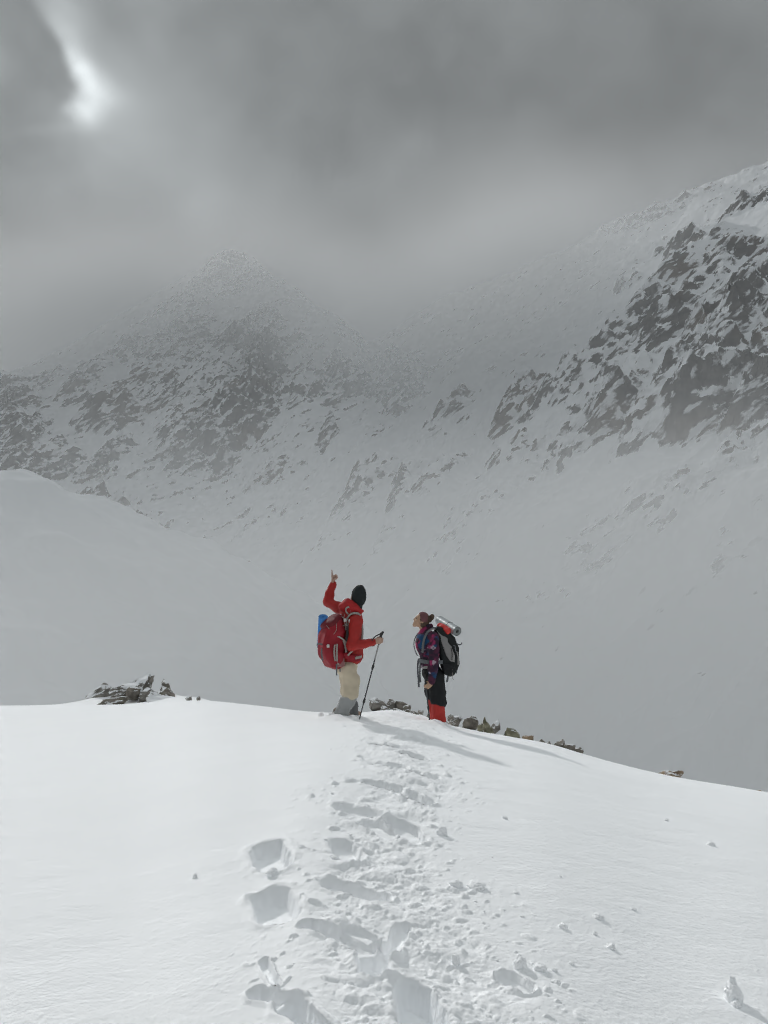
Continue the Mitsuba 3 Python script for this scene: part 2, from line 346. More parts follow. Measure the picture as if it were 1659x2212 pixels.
# the snow shoulder on the left, nearer than the mountains
SH = np.array([at(*p) for p in [(-900, 900, 120), (-300, 945, 140), (0, 1025, 150), (180, 1082, 160), (370, 1162, 170), (560, 1252, 180), (760, 1350, 190), (1000, 1500, 200)]])
sa = np.linspace(-1.3, .25, 300)
sr = np.linspace(60, 240, 200)
SR, SA = np.meshgrid(sr, sa, indexing='ij')
sx, sy = (SR * np.sin(SA)).ravel(), (SR * np.cos(SA)).ravel()
best = np.full(sx.shape, -1e9)
for a, b in zip(SH[:-1], SH[1:]):
    d = b - a
    t = np.clip(((sx - a[0]) * d[0] + (sy - a[1]) * d[1]) / (d[0] ** 2 + d[1] ** 2), 0, 1)
    dist = np.hypot(sx - a[0] - t * d[0], sy - a[1] - t * d[1])
    best = np.maximum(best, a[2] + t * d[2] - .62 * (np.sqrt(dist ** 2 + 100) - 10))
best += (nz(sx, sy, .045, 4, 71) - .5) * 9 + (1 - np.abs(2 * nz(sx + sy * .4, sy, .11, 3, 72) - 1) - .6) * 2.2
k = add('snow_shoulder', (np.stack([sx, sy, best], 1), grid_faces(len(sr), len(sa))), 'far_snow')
tag(k, 'pale snow shoulder descending to the right below the cloud', 'slope', kind='structure')

# ------------------------------------------------------------------ modelling kit: smooth distance fields turned into meshes
V = lambda *a: np.array(a, float)


def unit(a):
    a = np.asarray(a, float)
    return a / np.linalg.norm(a)


def cap(a, b, ra, rb=None):
    a, b, rb = np.asarray(a, float), np.asarray(b, float), ra if rb is None else rb
    d = b - a
    dd = max(d @ d, 1e-12)

    def f(P):
        t = np.clip(((P - a) @ d) / dd, 0, 1)
        return np.linalg.norm(P - a - t[..., None] * d, axis=-1) - (ra + (rb - ra) * t)
    return f


def ell(c, r, R=None):
    c, r = np.asarray(c, float), np.asarray(r, float)
    R = np.eye(3) if R is None else np.asarray(R, float)

    def f(P):
        q = (P - c) @ R.T
        k0, k1 = np.linalg.norm(q / r, axis=-1), np.linalg.norm(q / r ** 2, axis=-1)
        return k0 * (k0 - 1) / np.maximum(k1, 1e-9)
    return f


def chain(pts, radii):
    return [cap(a, b, ra, rb) for a, b, ra, rb in zip(pts[:-1], pts[1:], radii[:-1], radii[1:])]


def smin(a, b, k):
    h = np.maximum(k - np.abs(a - b), 0) / k
    return np.minimum(a, b) - h * h * k / 4


def union(fs, k=.02):
    def f(P):
        if P.ndim != 5:
            d = fs[0](P)
            for g in fs[1:]:
                d = smin(d, g(P), k)
            return d
        c = P[:, P.shape[1] // 2, P.shape[2] // 2, P.shape[3] // 2]      # blocks of points: leave out what is far from a block
        reach = np.linalg.norm(P[:, 0, 0, 0] - c, axis=-1) + .03 + k
        d = np.full(P.shape[:-1], .3)
        for g in fs:
            m = np.nonzero(g(c) < reach)[0]
            if len(m):
                d[m] = smin(d[m], g(P[m]), k)
        return d
    return f


def cut(f, c, n):
    """f without what lies on the n side of the plane through c."""
    c, n = np.asarray(c, float), unit(n)
    return lambda P: np.maximum(f(P), (P - c) @ n)


def minus(f, g):
    return lambda P: np.maximum(f(P), -g(P))


def creased(f, amp, freq, seed, stretch=(1, 1, 1)):
    """Cloth folds: thin ridges and hollows laid over the field."""
    s = np.asarray(stretch, float)

    def g(P):
        n = meshkit.fbm(P * freq * s + seed * 3.7, 2, seed)
        m = 1 - np.abs(2 * meshkit.noise(P * freq * .7 * s[::-1] + seed * 1.3, seed + 50) - 1)
        return f(P) - amp * ((n - .5) * 1.2 + (m - .6) * .9)
    return g


def slab(poly, half, r, frame, origin):
    """A closed outline in the plane of frame[0], frame[2], thickened to +-half along frame[1], with edges rounded by r."""
    poly = np.asarray(poly, float)
    frame, origin = np.asarray(frame, float), np.asarray(origin, float)

    def f(P):
        q = (P - origin) @ frame.T
        p = q[..., [0, 2]]
        d = np.full(p.shape[:-1], 1e9)
        inside = np.zeros(p.shape[:-1], bool)
        for i in range(len(poly)):
            a, b = poly[i], poly[i - 1]
            e, w = b - a, p - a
            t = np.clip((w @ e) / (e @ e), 0, 1)
            d = np.minimum(d, ((w - t[..., None] * e) ** 2).sum(-1))
            c1, c2 = p[..., 1] >= a[1], p[..., 1] < b[1]
            s = e[0] * w[..., 1] - e[1] * w[..., 0] > 0
            inside ^= (c1 & c2 & s) | (~c1 & ~c2 & ~s)
        d2 = np.where(inside, -1, 1) * np.sqrt(d) + r
        dz = np.abs(q[..., 1]) - half + r
        return np.minimum(np.maximum(d2, dz), 0) + np.hypot(np.maximum(d2, 0), np.maximum(dz, 0)) - r
    return f


def skin_of(f, lo, hi, h):
    """The zero surface of f as a mesh (surface nets); only cells near the surface are evaluated finely."""
    lo, hi = np.asarray(lo, float), np.asarray(hi, float)
    B = 10
    nb = np.ceil((hi - lo) / (h * B)).astype(int)
    n = nb * B + 1
    cx = [lo[i] + (np.arange(nb[i]) + .5) * h * B for i in range(3)]
    C = np.stack(np.meshgrid(*cx, indexing='ij'), -1)
    dc = f(C)
    vals = np.pad(np.repeat(np.repeat(np.repeat(np.sign(dc) * .1, B, 0), B, 1), B, 2), ((0, 1),) * 3, mode='edge').astype(np.float32)
    near = np.argwhere(np.abs(dc) < h * B * .87 + .02)
    o = np.stack(np.meshgrid(*[np.arange(B + 1)] * 3, indexing='ij'), -1)
    for s in range(0, len(near), 400):
        idx = near[s:s + 400, None, None, None, :] * B + o
        vals[idx[..., 0], idx[..., 1], idx[..., 2]] = f(lo + idx * h)
    ins = vals < 0
    corners = list(np.ndindex(2, 2, 2))
    sl = lambda c: tuple(slice(c[i], n[i] - 1 + c[i]) for i in range(3))
    cnt = sum(ins[sl(c)].astype(np.int8) for c in corners)
    cells = np.argwhere((cnt > 0) & (cnt < 8))
    cid = -np.ones(n - 1, np.int32)
    cid[tuple(cells.T)] = np.arange(len(cells))
    acc, num = np.zeros((len(cells), 3)), np.zeros(len(cells))
    for c in corners:
        for axis in range(3):
            if c[axis]:
                continue
            c2 = list(c)
            c2[axis] = 1
            a, b = vals[tuple((cells + c).T)].astype(float), vals[tuple((cells + c2).T)].astype(float)
            m = (a < 0) != (b < 0)
            t = a / np.where(m, a - b, 1)
            pt = cells + np.array(c, float)
            pt[:, axis] += t
            acc += np.where(m[:, None], pt, 0)
            num += m
    verts = lo + acc / num[:, None] * h
    faces = []
    for axis in range(3):
        u, w = (axis + 1) % 3, (axis + 2) % 3
        s0, s1 = [slice(1, -1)] * 3, [slice(1, -1)] * 3
        s0[axis], s1[axis] = slice(0, -1), slice(1, None)
        a, b = ins[tuple(s0)], ins[tuple(s1)]
        e = np.argwhere(a != b)
        flip = a[tuple(e.T)]
        e = e + 1
        e[:, axis] -= 1
        q = []
        for du, dw in ((0, 0), (1, 0), (1, 1), (0, 1)):
            k = e.copy()
            k[:, u] -= du
            k[:, w] -= dw
            q.append(cid[tuple(k.T)])
        q = np.stack(q, 1)
        q[~flip] = q[~flip][:, ::-1]
        faces.append(q[(q >= 0).all(1)])
    m = trimesh.Trimesh(verts, np.vstack([np.vstack([F_[:, [0, 2, 1]], F_[:, [0, 3, 2]]]) for F_ in faces]), process=False)
    from scipy.sparse import coo_matrix
    f_, nv = np.array(m.faces), len(verts)
    i_, j_ = np.concatenate([f_[:, 0], f_[:, 1], f_[:, 2]]), np.concatenate([f_[:, 1], f_[:, 2], f_[:, 0]])
    A = coo_matrix((np.ones(len(i_) * 2), (np.concatenate([i_, j_]), np.concatenate([j_, i_]))), shape=(nv, nv)).tocsr()
    deg = np.maximum(np.asarray(A.sum(1)), 1)
    v_ = np.array(verts)
    for w in (.55, .55, -.45, .5, .5, -.45, .4):     # relax the cells without shrinking the shape
        v_ = v_ + w * (A @ v_ / deg - v_) * (np.asarray(A.sum(1)) > 0)
    return trimesh.Trimesh(v_, f_, process=False)


def ribbon(pts, width, thick, hint, steps=6):
    """A webbing strap along a smooth line through pts; hint: the direction the flat side faces."""
    pts = np.asarray(pts, float)
    t = np.arange(len(pts))
    tt = np.linspace(0, len(pts) - 1, (len(pts) - 1) * steps + 1)
    from scipy.interpolate import CubicSpline
    p = CubicSpline(t, pts)(tt) if len(pts) > 2 else np.array([np.interp(tt, t, pts[:, i]) for i in range(3)]).T
    tan = np.gradient(p, axis=0)
    tan /= np.linalg.norm(tan, axis=1, keepdims=True) + 1e-12
    hint = np.broadcast_to(np.asarray(hint, float), p.shape) if np.ndim(hint) == 1 else np.array([np.interp(tt, t, np.asarray(hint, float)[:, i]) for i in range(3)]).T
    side = np.cross(tan, hint)
    side /= np.linalg.norm(side, axis=1, keepdims=True) + 1e-12
    nrm = np.cross(side, tan)
    ring = [(-.5, -.35), (-.42, -.5), (.42, -.5), (.5, -.35), (.5, .35), (.42, .5), (-.42, .5), (-.5, .35)]
    v = np.stack([p + side * a * width + nrm * b * thick for a, b in ring], 1)
    m, k = len(p), len(ring)
    f = [[i * k + j, i * k + (j + 1) % k, (i + 1) * k + (j + 1) % k, (i + 1) * k + j] for i in range(m - 1) for j in range(k)]
    tri = [x for q in f for x in ((q[0], q[1], q[2]), (q[0], q[2], q[3]))]
    tri += [(0, j + 1, j) for j in range(1, k - 1)] + [((m - 1) * k, (m - 1) * k + j, (m - 1) * k + j + 1) for j in range(1, k - 1)]
    return trimesh.Trimesh(v.reshape(-1, 3), tri, process=False)


def tube(pts, radii, n=14, ends=True):
    """A round rod of changing radius through pts, closed at both ends."""
    pts = np.asarray(pts, float)
    radii = np.broadcast_to(radii, len(pts))
    tan = np.gradient(pts, axis=0)
    tan /= np.linalg.norm(tan, axis=1, keepdims=True) + 1e-12
    a = np.cross(tan, [0.2, .9, .1])
    a /= np.linalg.norm(a, axis=1, keepdims=True)
    b = np.cross(tan, a)
    th = np.arange(n) / n * 2 * np.pi
    v = (pts[:, None] + radii[:, None, None] * (np.cos(th)[None, :, None] * a[:, None] + np.sin(th)[None, :, None] * b[:, None])).reshape(-1, 3)
    m = len(pts)
    f = [t for i in range(m - 1) for j in range(n) for t in ((i * n + j, (i + 1) * n + j, (i + 1) * n + (j + 1) % n), (i * n + j, (i + 1) * n + (j + 1) % n, i * n + (j + 1) % n))]
    if ends:
        f += [(0, j, j + 1) for j in range(1, n - 1)] + [((m - 1) * n, (m - 1) * n + j + 1, (m - 1) * n + j) for j in range(1, n - 1)]
    return trimesh.Trimesh(v, f, process=False)


def rod(a, b, rs):
    """A straight turned rod from a to b: rs = [(fraction, radius), ...]."""
    a, b = np.asarray(a, float), np.asarray(b, float)
    return tube([a + (b - a) * t for t, _ in rs], [r for _, r in rs])


def mat_roll(a, b, r, hole, turns, lift=.0):
    """A sleeping mat rolled up along a-b: a real spiral sheet."""
    a, b = np.asarray(a, float), np.asarray(b, float)
    z = unit(b - a)
    x = unit(np.cross(z, [.3, 1, .1]))
    y = np.cross(z, x)
    n = int(turns * 36)
    th = np.linspace(0, turns * 2 * np.pi, n)
    pitch = (r - hole) / turns
    ro = hole + pitch * th / (2 * np.pi)
    th_ = pitch * .47
    prof = np.vstack([np.stack([(ro + th_) * np.cos(th), (ro + th_) * np.sin(th)], 1), np.stack([(ro - th_) * np.cos(th), (ro - th_) * np.sin(th)], 1)[::-1]])
    k = len(prof)
    v = np.vstack([a + prof[:, :1] * x + prof[:, 1:] * y, b + prof[:, :1] * x + prof[:, 1:] * y])
    f = [t for j in range(k) for t in ((j, (j + 1) % k, (j + 1) % k + k), (j, (j + 1) % k + k, j + k))]
    for base, fl in ((0, 1), (k, 0)):
        for i in range(n - 1):
            q = (base + i, base + i + 1, base + k - 2 - i, base + k - 1 - i)
            tr = ((q[0], q[1], q[2]), (q[0], q[2], q[3]))
            f += [t[::-1] if fl else t for t in tr]
    return trimesh.Trimesh(v, f, process=False)


def hand(wrist, f, n, thumb, bends, thumb_dir=None, s=1.0):
    """A hand as capsules: palm of four bones, four fingers of unequal length each bent at three joints, a thumb from the side of the palm."""
    f, n, thumb = unit(f), unit(n), unit(thumb)
    out = []
    for i in range(4):
        off = (1.5 - i) * .0195 * s
        K = wrist + f * (.088 - abs(i - 1.2) * .005) * s + thumb * off
        out.append(cap(wrist + thumb * off * .75, K, .0145 * s, .0125 * s))
        L = np.array([.041, .026, .021]) * s * (.95, 1.06, 1.0, .8)[i]
        p, ang = K, 0.0
        for l, bd, r0, r1 in zip(L, bends[i], (.0105, .0095, .0085), (.0097, .0088, .0072)):
            ang += math.radians(bd)
            q = p + (f * math.cos(ang) + n * math.sin(ang)) * l
            out.append(cap(p, q, r0 * s, r1 * s))
            p = q
    tb = wrist + thumb * .026 * s + f * .018 * s + n * .008 * s
    d1 = unit(f * .75 + thumb * .6 + n * .35) if thumb_dir is None else unit(thumb_dir[0])
    d2 = unit(f * .8 + thumb * .1 + n * .55) if thumb_dir is None else unit(thumb_dir[1])
    p1 = tb + d1 * .040 * s
    p2 = p1 + d2 * .033 * s
    out += [cap(wrist + thumb * .012 * s, tb, .015 * s, .0145 * s), cap(tb, p1, .0145 * s, .011 * s), cap(p1, p2, .0108 * s, .0105 * s), cap(p2, p2 + unit(d2 + n * .3) * .022 * s, .0105 * s, .008 * s)]
    return out


def head_parts(C, fw, up):
    """Skull, jaw, brow, nose, lips and ears round the head's centre C."""
    fw, up = unit(fw), unit(up)
    sd = np.cross(fw, up)
    R = np.stack([fw, sd, up])
    P = lambda a, b, c: C + fw * a + sd * b + up * c
    soft = [ell(P(-.008, 0, .018), (.098, .077, .096), R), ell(P(.032, 0, -.045), (.062, .056, .066), R), cap(P(.045, .022, -.085), P(.072, 0, -.108), .026, .019), cap(P(.045, -.022, -.085), P(.072, 0, -.108), .026, .019),
            cap(P(.079, -.028, .012), P(.079, .028, .012), .012), cap(P(.066, .04, -.03), P(.05, .05, -.05), .02), cap(P(.066, -.04, -.03), P(.05, -.05, -.05), .02)]
    nose = [cap(P(.088, 0, .006), P(.107, 0, -.032), .008, .012), cap(P(.098, .010, -.036), P(.098, -.010, -.036), .010)]
    lips = [cap(P(.0885, -.016, -.064), P(.0885, .016, -.064), .008), cap(P(.086, -.014, -.076), P(.086, .014, -.076), .0085)]
    ears = [ell(P(-.012, s * .078, -.012), (.020, .009, .033), R) for s in (1, -1)]
    holes = [ell(P(-.006, s * .088, -.012), (.011, .006, .02), R) for s in (1, -1)]
    sockets = [ell(P(.090, s * .031, -.006), (.015, .018, .012), R) for s in (1, -1)]
    u1, u2 = union(soft, .03), union(nose + lips, .012)

    def field(Q):
        d = smin(u1(Q), u2(Q), .014)
        d = smin(d, np.minimum(ears[0](Q), ears[1](Q)), .008)
        for h_, k_ in [(x, .012) for x in sockets] + [(x, .006) for x in holes]:
            d = -smin(-d, h_(Q), k_)
        return d
    return field, P, R


SKINS = {'skin': (.40, .26, .20), 'skin_tan': (.44, .285, .19)}
for k_, c_ in SKINS.items():
    scene[k_] = {'type': 'principled', 'base_color': {'type': 'rgb', 'value': list(c_)}, 'roughness': .55, 'specular': .4}


def cloth(name, c, rough=.8, sheen=.3, vary=.12, weave=0.0006, scale=500.0):
    def colour(p, n, uv):
        return mi.Color3f(c) * (1 - vary + 2 * vary * mikit.fbm(p.x * 14, p.y * 14, p.z * 14, 3))

    def bump(p, n, uv):
        return (mikit.noise(p.x * scale, p.y * scale, p.z * scale) + 4 * mikit.fbm(p.x * 40, p.y * 40, p.z * 40, 2)) * weave
    scene[name] = {'type': 'bumpmap', 'arbitrary': proc(bump, 1.5e-3), 'scale': 1.0, 'bsdf': {'type': 'twosided', 'bsdf': {'type': 'principled', 'base_color': proc(colour), 'roughness': rough, 'sheen': sheen, 'specular': .3}}}


cloth('red_shell', (.35, .021, .018), .55, .2)
cloth('red_hood', (.36, .016, .018), .6, .2)
cloth('red_pack', (.25, .011, .020), .62, .2, .16)
cloth('maroon_lid', (.13, .009, .016), .65, .2, .16)
cloth('beige_cotton', (.56, .49, .37), .9, .4, .1)
cloth('grey_gaiter', (.33, .34, .34), .7, .2, .08)
cloth('dark_gaiter', (.14, .145, .15), .7, .2, .1)
cloth('brown_boot', (.16, .125, .10), .75, .1, .2)
cloth('black_knit', (.020, .025, .026), .95, .25, .25, .0025, 220.0)
cloth('black_fleece', (.02, .021, .022), .9, .5, .2)
cloth('webbing_grey', (.30, .27, .25), .8, .1, .1)
cloth('webbing_dark', (.05, .045, .045), .8, .1, .1)
cloth('strap_slate', (.13, .14, .15), .8, .1, .1)
cloth('mesh_pocket', (.26, .12, .12), .9, .1, .2)
cloth('blue_foam', (.05, .19, .48), .85, .1, .06)
cloth('black_pack', (.011, .014, .014), .7, .05, .2)
cloth('grey_pack', (.24, .235, .23), .75, .2, .1)
cloth('black_trousers', (.011, .0125, .014), .75, .05, .2)
cloth('red_gaiter', (.46, .036, .030), .65, .2, .1)
cloth('red_sack', (.62, .045, .04), .4, .1, .1)
cloth('headband_cloth', (.155, .07, .075), .9, .2, .2)
cloth('brown_hair', (.085, .058, .04), .7, .2, .35, .002, 160.0)
cloth('grey_foam', (.20, .215, .215), .85, .1, .06)
scene['foil'] = {'type': 'twosided', 'bsdf': {'type': 'principled', 'base_color': {'type': 'rgb', 'value': [.42, .45, .46]}, 'metallic': .6, 'roughness': .38}}
scene['pole_grey'] = {'type': 'principled', 'base_color': {'type': 'rgb', 'value': [.30, .31, .31]}, 'metallic': .5, 'roughness': .4}
scene['pole_dark'] = {'type': 'principled', 'base_color': {'type': 'rgb', 'value': [.05, .055, .06]}, 'metallic': .3, 'roughness': .4}
scene['rubber'] = {'type': 'principled', 'base_color': {'type': 'rgb', 'value': [.03, .03, .03]}, 'roughness': .7}
scene['steel'] = {'type': 'roughconductor', 'alpha': .2}
scene['buckle_pale'] = {'type': 'principled', 'base_color': {'type': 'rgb', 'value': [.5, .48, .46]}, 'roughness': .5}
scene['eye_dark'] = {'type': 'principled', 'base_color': {'type': 'rgb', 'value': [.02, .015, .012]}, 'roughness': .2}
scene['lip'] = {'type': 'principled', 'base_color': {'type': 'rgb', 'value': [.42, .17, .15]}, 'roughness': .5}


def dye(p, n, uv):
    """Cloudy tie-dye print: plum ground with pink, blue, pale and near-black clouds."""
    a = mikit.fbm(p.x * 9 + 3, p.y * 9, p.z * 9 + 1, 3)
    b = mikit.fbm(p.x * 7 + 31, p.y * 7 + 5, p.z * 8 + 9, 3)
    c = mikit.fbm(p.x * 10 + 71, p.y * 10 + 15, p.z * 10 + 19, 3)
    e = mikit.fbm(p.x * 12 + 11, p.y * 12 + 45, p.z * 12 + 29, 3)
    col = mix((.075, .022, .045), (.03, .02, .035), smoothstep(.4, .6, e))
    col = mix(col, (.27, .03, .10), smoothstep(.53, .66, a))
    col = mix(col, (.016, .06, .14), smoothstep(.58, .68, b))
    return mix(col, (.34, .28, .33), smoothstep(.64, .74, c))


scene['dyed_fleece'] = {'type': 'twosided', 'bsdf': {'type': 'principled', 'base_color': proc(dye), 'roughness': .9, 'sheen': .4, 'specular': .2}}


class Figure:
    """A person or thing with a place of its own: meshes modelled round the origin are moved there."""

    def __init__(self, name, where, label, cat, group=None):
        self.key, self.where = key_of(name), np.asarray(where, float)
        tag(self.key, label, cat, group)

    def put(self, name, mesh, bsdf, smooth=True, label=None, parent=None):
        mesh = mesh.copy()
        if mesh.volume < 0:
            mesh.invert()
        mesh.apply_translation(self.where)
        k = self.key if name is None else key_of(name, parent or self.key)
        scene[k] = ply(mesh, bsdf, smooth)
        if label:
            tag(k, label)
        return k


# ------------------------------------------------------------------ the man in the red jacket
mp = MAN_AT
MAN = V(mp[0], mp[1], float(ground_smooth(mp[0], mp[1])) - .02)
FW, RT, BK = V(.9, .44, 0), V(.44, -.9, 0), V(-.9, -.44, 0)
neck, chest, waist, pelvis = V(.085, 0, 1.42), V(.065, 0, 1.17), V(.04, 0, .85), V(.02, 0, .70)
shR, elR, wrR = V(.135, -.15, 1.275), V(.085, -.235, .955), V(.362, -.205, 1.005)
shL, elL, wrL = V(.005, .135, 1.405), V(-.258, .26, 1.525), V(-.197, .285, 1.765)
hipR, knR, anR = V(.045, -.085, .67), V(.068, -.10, .36), V(-.055, -.085, .07)
hipL, knL, anL = V(-.01, .085, .67), V(.02, .12, .36), V(.085, .19, .05)
headC, hfw = V(.152, .01, 1.595), unit(V(-.42, .80, .42))
hup = unit(V(.22, -.36, .9) - hfw * (V(.22, -.36, .9) @ hfw))

man = Figure('person', MAN, 'person in red jacket and black knit hat pointing up with the left hand', 'person')
headF, HP, HR = head_parts(headC, hfw, hup)
poleA, poleB = V(.160, -.20, -.06), V(.468, -.175, 1.125)
pdir = unit(poleB - poleA)
hR = hand(wrR + V(.012, 0, .004), unit(V(.93, .10, .18)), V(-.05, 1, 0), V(-.2, 0, 1), [(55, 85, 60)] * 4, (V(.6, .5, .5), V(.5, .8, .2)))
hL = hand(wrL + V(0, 0, .005), unit(V(.03, 0, 1)), V(.92, -.38, 0), unit(np.cross(V(.92, -.38, 0), V(.03, 0, 1))), [(-6, -3, 0), (62, 80, 45), (75, 90, 55), (80, 90, 55)], (V(.45, -.35, .8), V(.75, -.2, .5)), 1.12)
trunk = union([ell(chest + V(0, 0, .03), (.13, .10, .2)), ell(waist, (.12, .09, .2)), ell(pelvis, (.13, .10, .12)), cap(neck - V(0, 0, .05), HP(-.02, 0, -.07), .058, .056), cap(neck - V(0, 0, .06), shR, .06, .05), cap(neck - V(0, 0, .06), shL, .06, .05)]
              + chain([shR, elR, wrR], [.045, .036, .028]) + chain([shL, elL, wrL], [.045, .036, .028]) + chain([hipR, knR, anR], [.07, .05, .04]) + chain([hipL, knL, anL], [.07, .05, .04])
              + [cap(anR, anR + FW * .1, .035, .025), cap(anL, anL + FW * .1, .035, .025)], .03)
fingers = union(hR, .006), union(hL, .006)
wristF = union([cap(wrR - unit(wrR - elR) * .05, wrR + V(.02, 0, .004), .028, .027), cap(wrL - unit(wrL - elL) * .05, wrL + V(0, 0, .02), .028, .027)], .01)


def man_body(P):
    d = smin(trunk(P), headF(P), .02)
    return smin(np.minimum(smin(fingers[0](P), wristF(P), .012), smin(fingers[1](P), wristF(P), .012)), d, .01)


man.put(None, skin_of(man_body, (-.36, -.42, -.02), (.56, .42, 2.05), .0055), 'skin')
# jacket: trunk, sleeves, hem
jk = union([ell(chest + V(.0, 0, .02), (.165, .155, .24), np.stack([FW, RT, V(0, 0, 1)])), ell(waist + V(.03, 0, .06), (.148, .15, .22), np.stack([FW, RT, V(0, 0, 1)])), ell(pelvis + V(.035, 0, .10), (.150, .155, .125), np.stack([FW, RT, V(0, 0, 1)])),
            cap(neck - V(0, 0, .08), shR - V(.01, 0, .01), .085, .078), cap(neck - V(0, 0, .08), shL, .085, .078)], .06)
slR = union(chain([shR, (shR + elR) / 2 + V(.004, -.01, 0), elR, elR * .45 + wrR * .55 - V(0, 0, .006), wrR], [.080, .076, .068, .056, .045]), .03)
slL = union(chain([shL, (shL + elL) / 2 - V(0, 0, .012), elL, (elL + wrL) / 2 - V(.006, 0, 0), wrL - V(0, 0, .005)], [.082, .071, .066, .056, .047]), .03)
jacket = creased(cut(union([jk, slR, slL], .035), V(0, 0, .715), V(0, 0, -1)), .016, 13, 3, (1, 1, .55))
man.put('jacket', skin_of(jacket, (-.40, -.38, .65), (.47, .42, 1.86), .009), 'red_shell')
# the hood lies bunched round the neck
hd = union([cap(V(-.035, -.03, 1.455), V(.02, -.075, 1.50), .052, .056), cap(V(.02, -.075, 1.50), V(.10, -.10, 1.45), .056, .05), cap(V(.10, -.10, 1.45), V(.185, -.07, 1.395), .05, .032), cap(V(.185, -.07, 1.395), V(.232, -.06, 1.402), .020, .007),
            cap(V(-.035, -.03, 1.455), V(.0, .06, 1.47), .052, .045), cap(V(.0, .06, 1.47), V(.10, .09, 1.45), .045, .04), cap(V(.03, -.04, 1.42), V(.10, -.07, 1.37), .07, .06), cap(V(.012, -.05, 1.52), V(.03, -.02, 1.555), .035, .022)], .04)
man.put('hood', skin_of(creased(hd, .014, 16, 5), (-.14, -.22, 1.26), (.29, .18, 1.64), .006), 'red_hood')
tr = union([ell(pelvis + V(-.005, 0, -.01), (.135, .15, .13), np.stack([FW, RT, V(0, 0, 1)])), ell(V(-.03, -.05, .66), (.10, .10, .09))] + chain([hipR + V(-.01, 0, -.03), (hipR + knR) / 2 + V(.012, 0, 0), knR + V(.0, 0, .02), knR + V(-.01, 0, -.08)], [.112, .101, .094, .092])
           + chain([hipL + V(0, 0, -.03), (hipL + knL) / 2, knL, knL + V(.01, .02, -.1)], [.105, .095, .088, .08]), .04)
tr = cut(cut(tr, V(0, 0, .255), V(0.25, 0, -1)), V(0, 0, .80), V(0, 0, 1))
man.put('trousers', skin_of(creased(tr, .020, 11, 7, (1, 1, .6)), (-.22, -.28, .18), (.26, .30, .84), .009), 'beige_cotton')
gR = union(chain([knR + V(-.012, 0, -.05), knR * .6 + anR * .4 + V(.01, 0, 0), anR + V(.005, 0, .03), anR + V(-.01, 0, -.045)], [.088, .092, .086, .082]) + [cap(anR + V(-.06, -.01, -.02), anR + V(.05, .01, -.045), .07, .06)], .04)
man.put('gaiter', skin_of(creased(cut(cut(gR, V(0, 0, .30), V(-.1, 0, 1)), V(0, 0, .028), V(-.2, 0, -1)), .014, 12, 9, (1, 1, .5)), (-.30, -.26, -.02), (.22, .1, .36), .007), 'grey_gaiter')
gL = union(chain([knL + V(.03, .03, -.06), anL + V(-.005, 0, .10), anL + V(.0, 0, -.04)], [.07, .066, .075]), .03)
man.put('gaiter', skin_of(creased(gL, .010, 13, 10), (-.08, .02, -.10), (.22, .34, .40), .007), 'dark_gaiter', label='darker grey gaiter on the far leg')
bt = lambda a, d, s=1: union([cap(a - d * .07 + V(0, 0, -.02), a + d * .04 + V(0, 0, -.03), .052, .05), cap(a + d * .04 + V(0, 0, -.035), a + d * .16 + V(0, 0, -.05), .048, .036), cap(a + V(0, 0, .05), a + V(0, 0, -.02), .052)], .03)
man.put('boot', skin_of(bt(anR + V(-.055, -.01, -.005), V(.9, .44, 0)), (-.32, -.25, -.14), (.2, .16, .2), .006), 'brown_boot')
man.put('boot', skin_of(bt(anL + V(0, 0, -.03), V(.2, .95, 0)), (-.08, .05, -.14), (.34, .36, .2), .006), 'brown_boot')
kn = lambda P: union([ell(HP(-.012, 0, .028), (.112, .093, .115), HR), ell(HP(-.05, 0, -.04), (.07, .083, .09), HR), cap(HP(-.02, 0, .12), HP(-.03, 0, .14), .05, .03)], .05)(P)
kn = cut(kn, HP(.06, 0, .03), hfw * .9 - hup * .45)
man.put('hat', skin_of(creased(kn, .004, 55, 11), headC - .2, headC + .22, .005), 'black_knit')
ng = union([cap(HP(-.04, 0, -.09), neck + V(.03, -.02, .03), .07, .075), cap(V(.15, -.055, 1.47), V(.195, -.055, 1.445), .035, .016)], .03)
man.put('neck_warmer', skin_of(creased(ng, .008, 24, 12), (-.02, -.16, 1.36), (.28, .14, 1.62), .005), 'black_fleece')

# his trekking pole
tp_ = Figure('trekking_pole', MAN, 'trekking pole with a pale upper shaft held out by the person in red', 'trekking pole')
L_ = np.linalg.norm(poleB - poleA)
tp_.put('upper_shaft', rod(poleA + pdir * .72 * L_, poleB - pdir * .12, [(0, .0095), (1, .0095)]), 'pole_grey')
tp_.put('lower_shaft', rod(poleA + pdir * .05, poleA + pdir * .72 * L_, [(0, .0065), (.3, .0075), (.301, .0085), (1, .0088)]), 'pole_dark')
tp_.put('tip', rod(poleA, poleA + pdir * .06, [(0, .003), (1, .006)]), 'steel')
for t_ in (.27, .63):
    tp_.put('lock', rod(poleA + pdir * (t_ * L_ - .035), poleA + pdir * (t_ * L_ + .035), [(0, .009), (.25, .015), (.7, .016), (1, .010)]), 'rubber')
tp_.put('grip', skin_of(union(chain([poleB - pdir * .15, poleB - pdir * .08, poleB - pdir * .02, poleB + V(.012, 0, .002)], [.014, .017, .018, .017]), .01), poleB - V(.1, .06, .2), poleB + V(.08, .06, .06), .004), 'rubber')
tp_.put('wrist_strap', ribbon([poleB - pdir * .02, poleB + V(-.05, -.03, -.03), wrR + V(-.015, -.04, .03), wrR + V(-.02, -.01, -.045), wrR + V(.02, .03, -.03), poleB - pdir * .05], .016, .003, V(0, -1, .3)), 'webbing_dark')

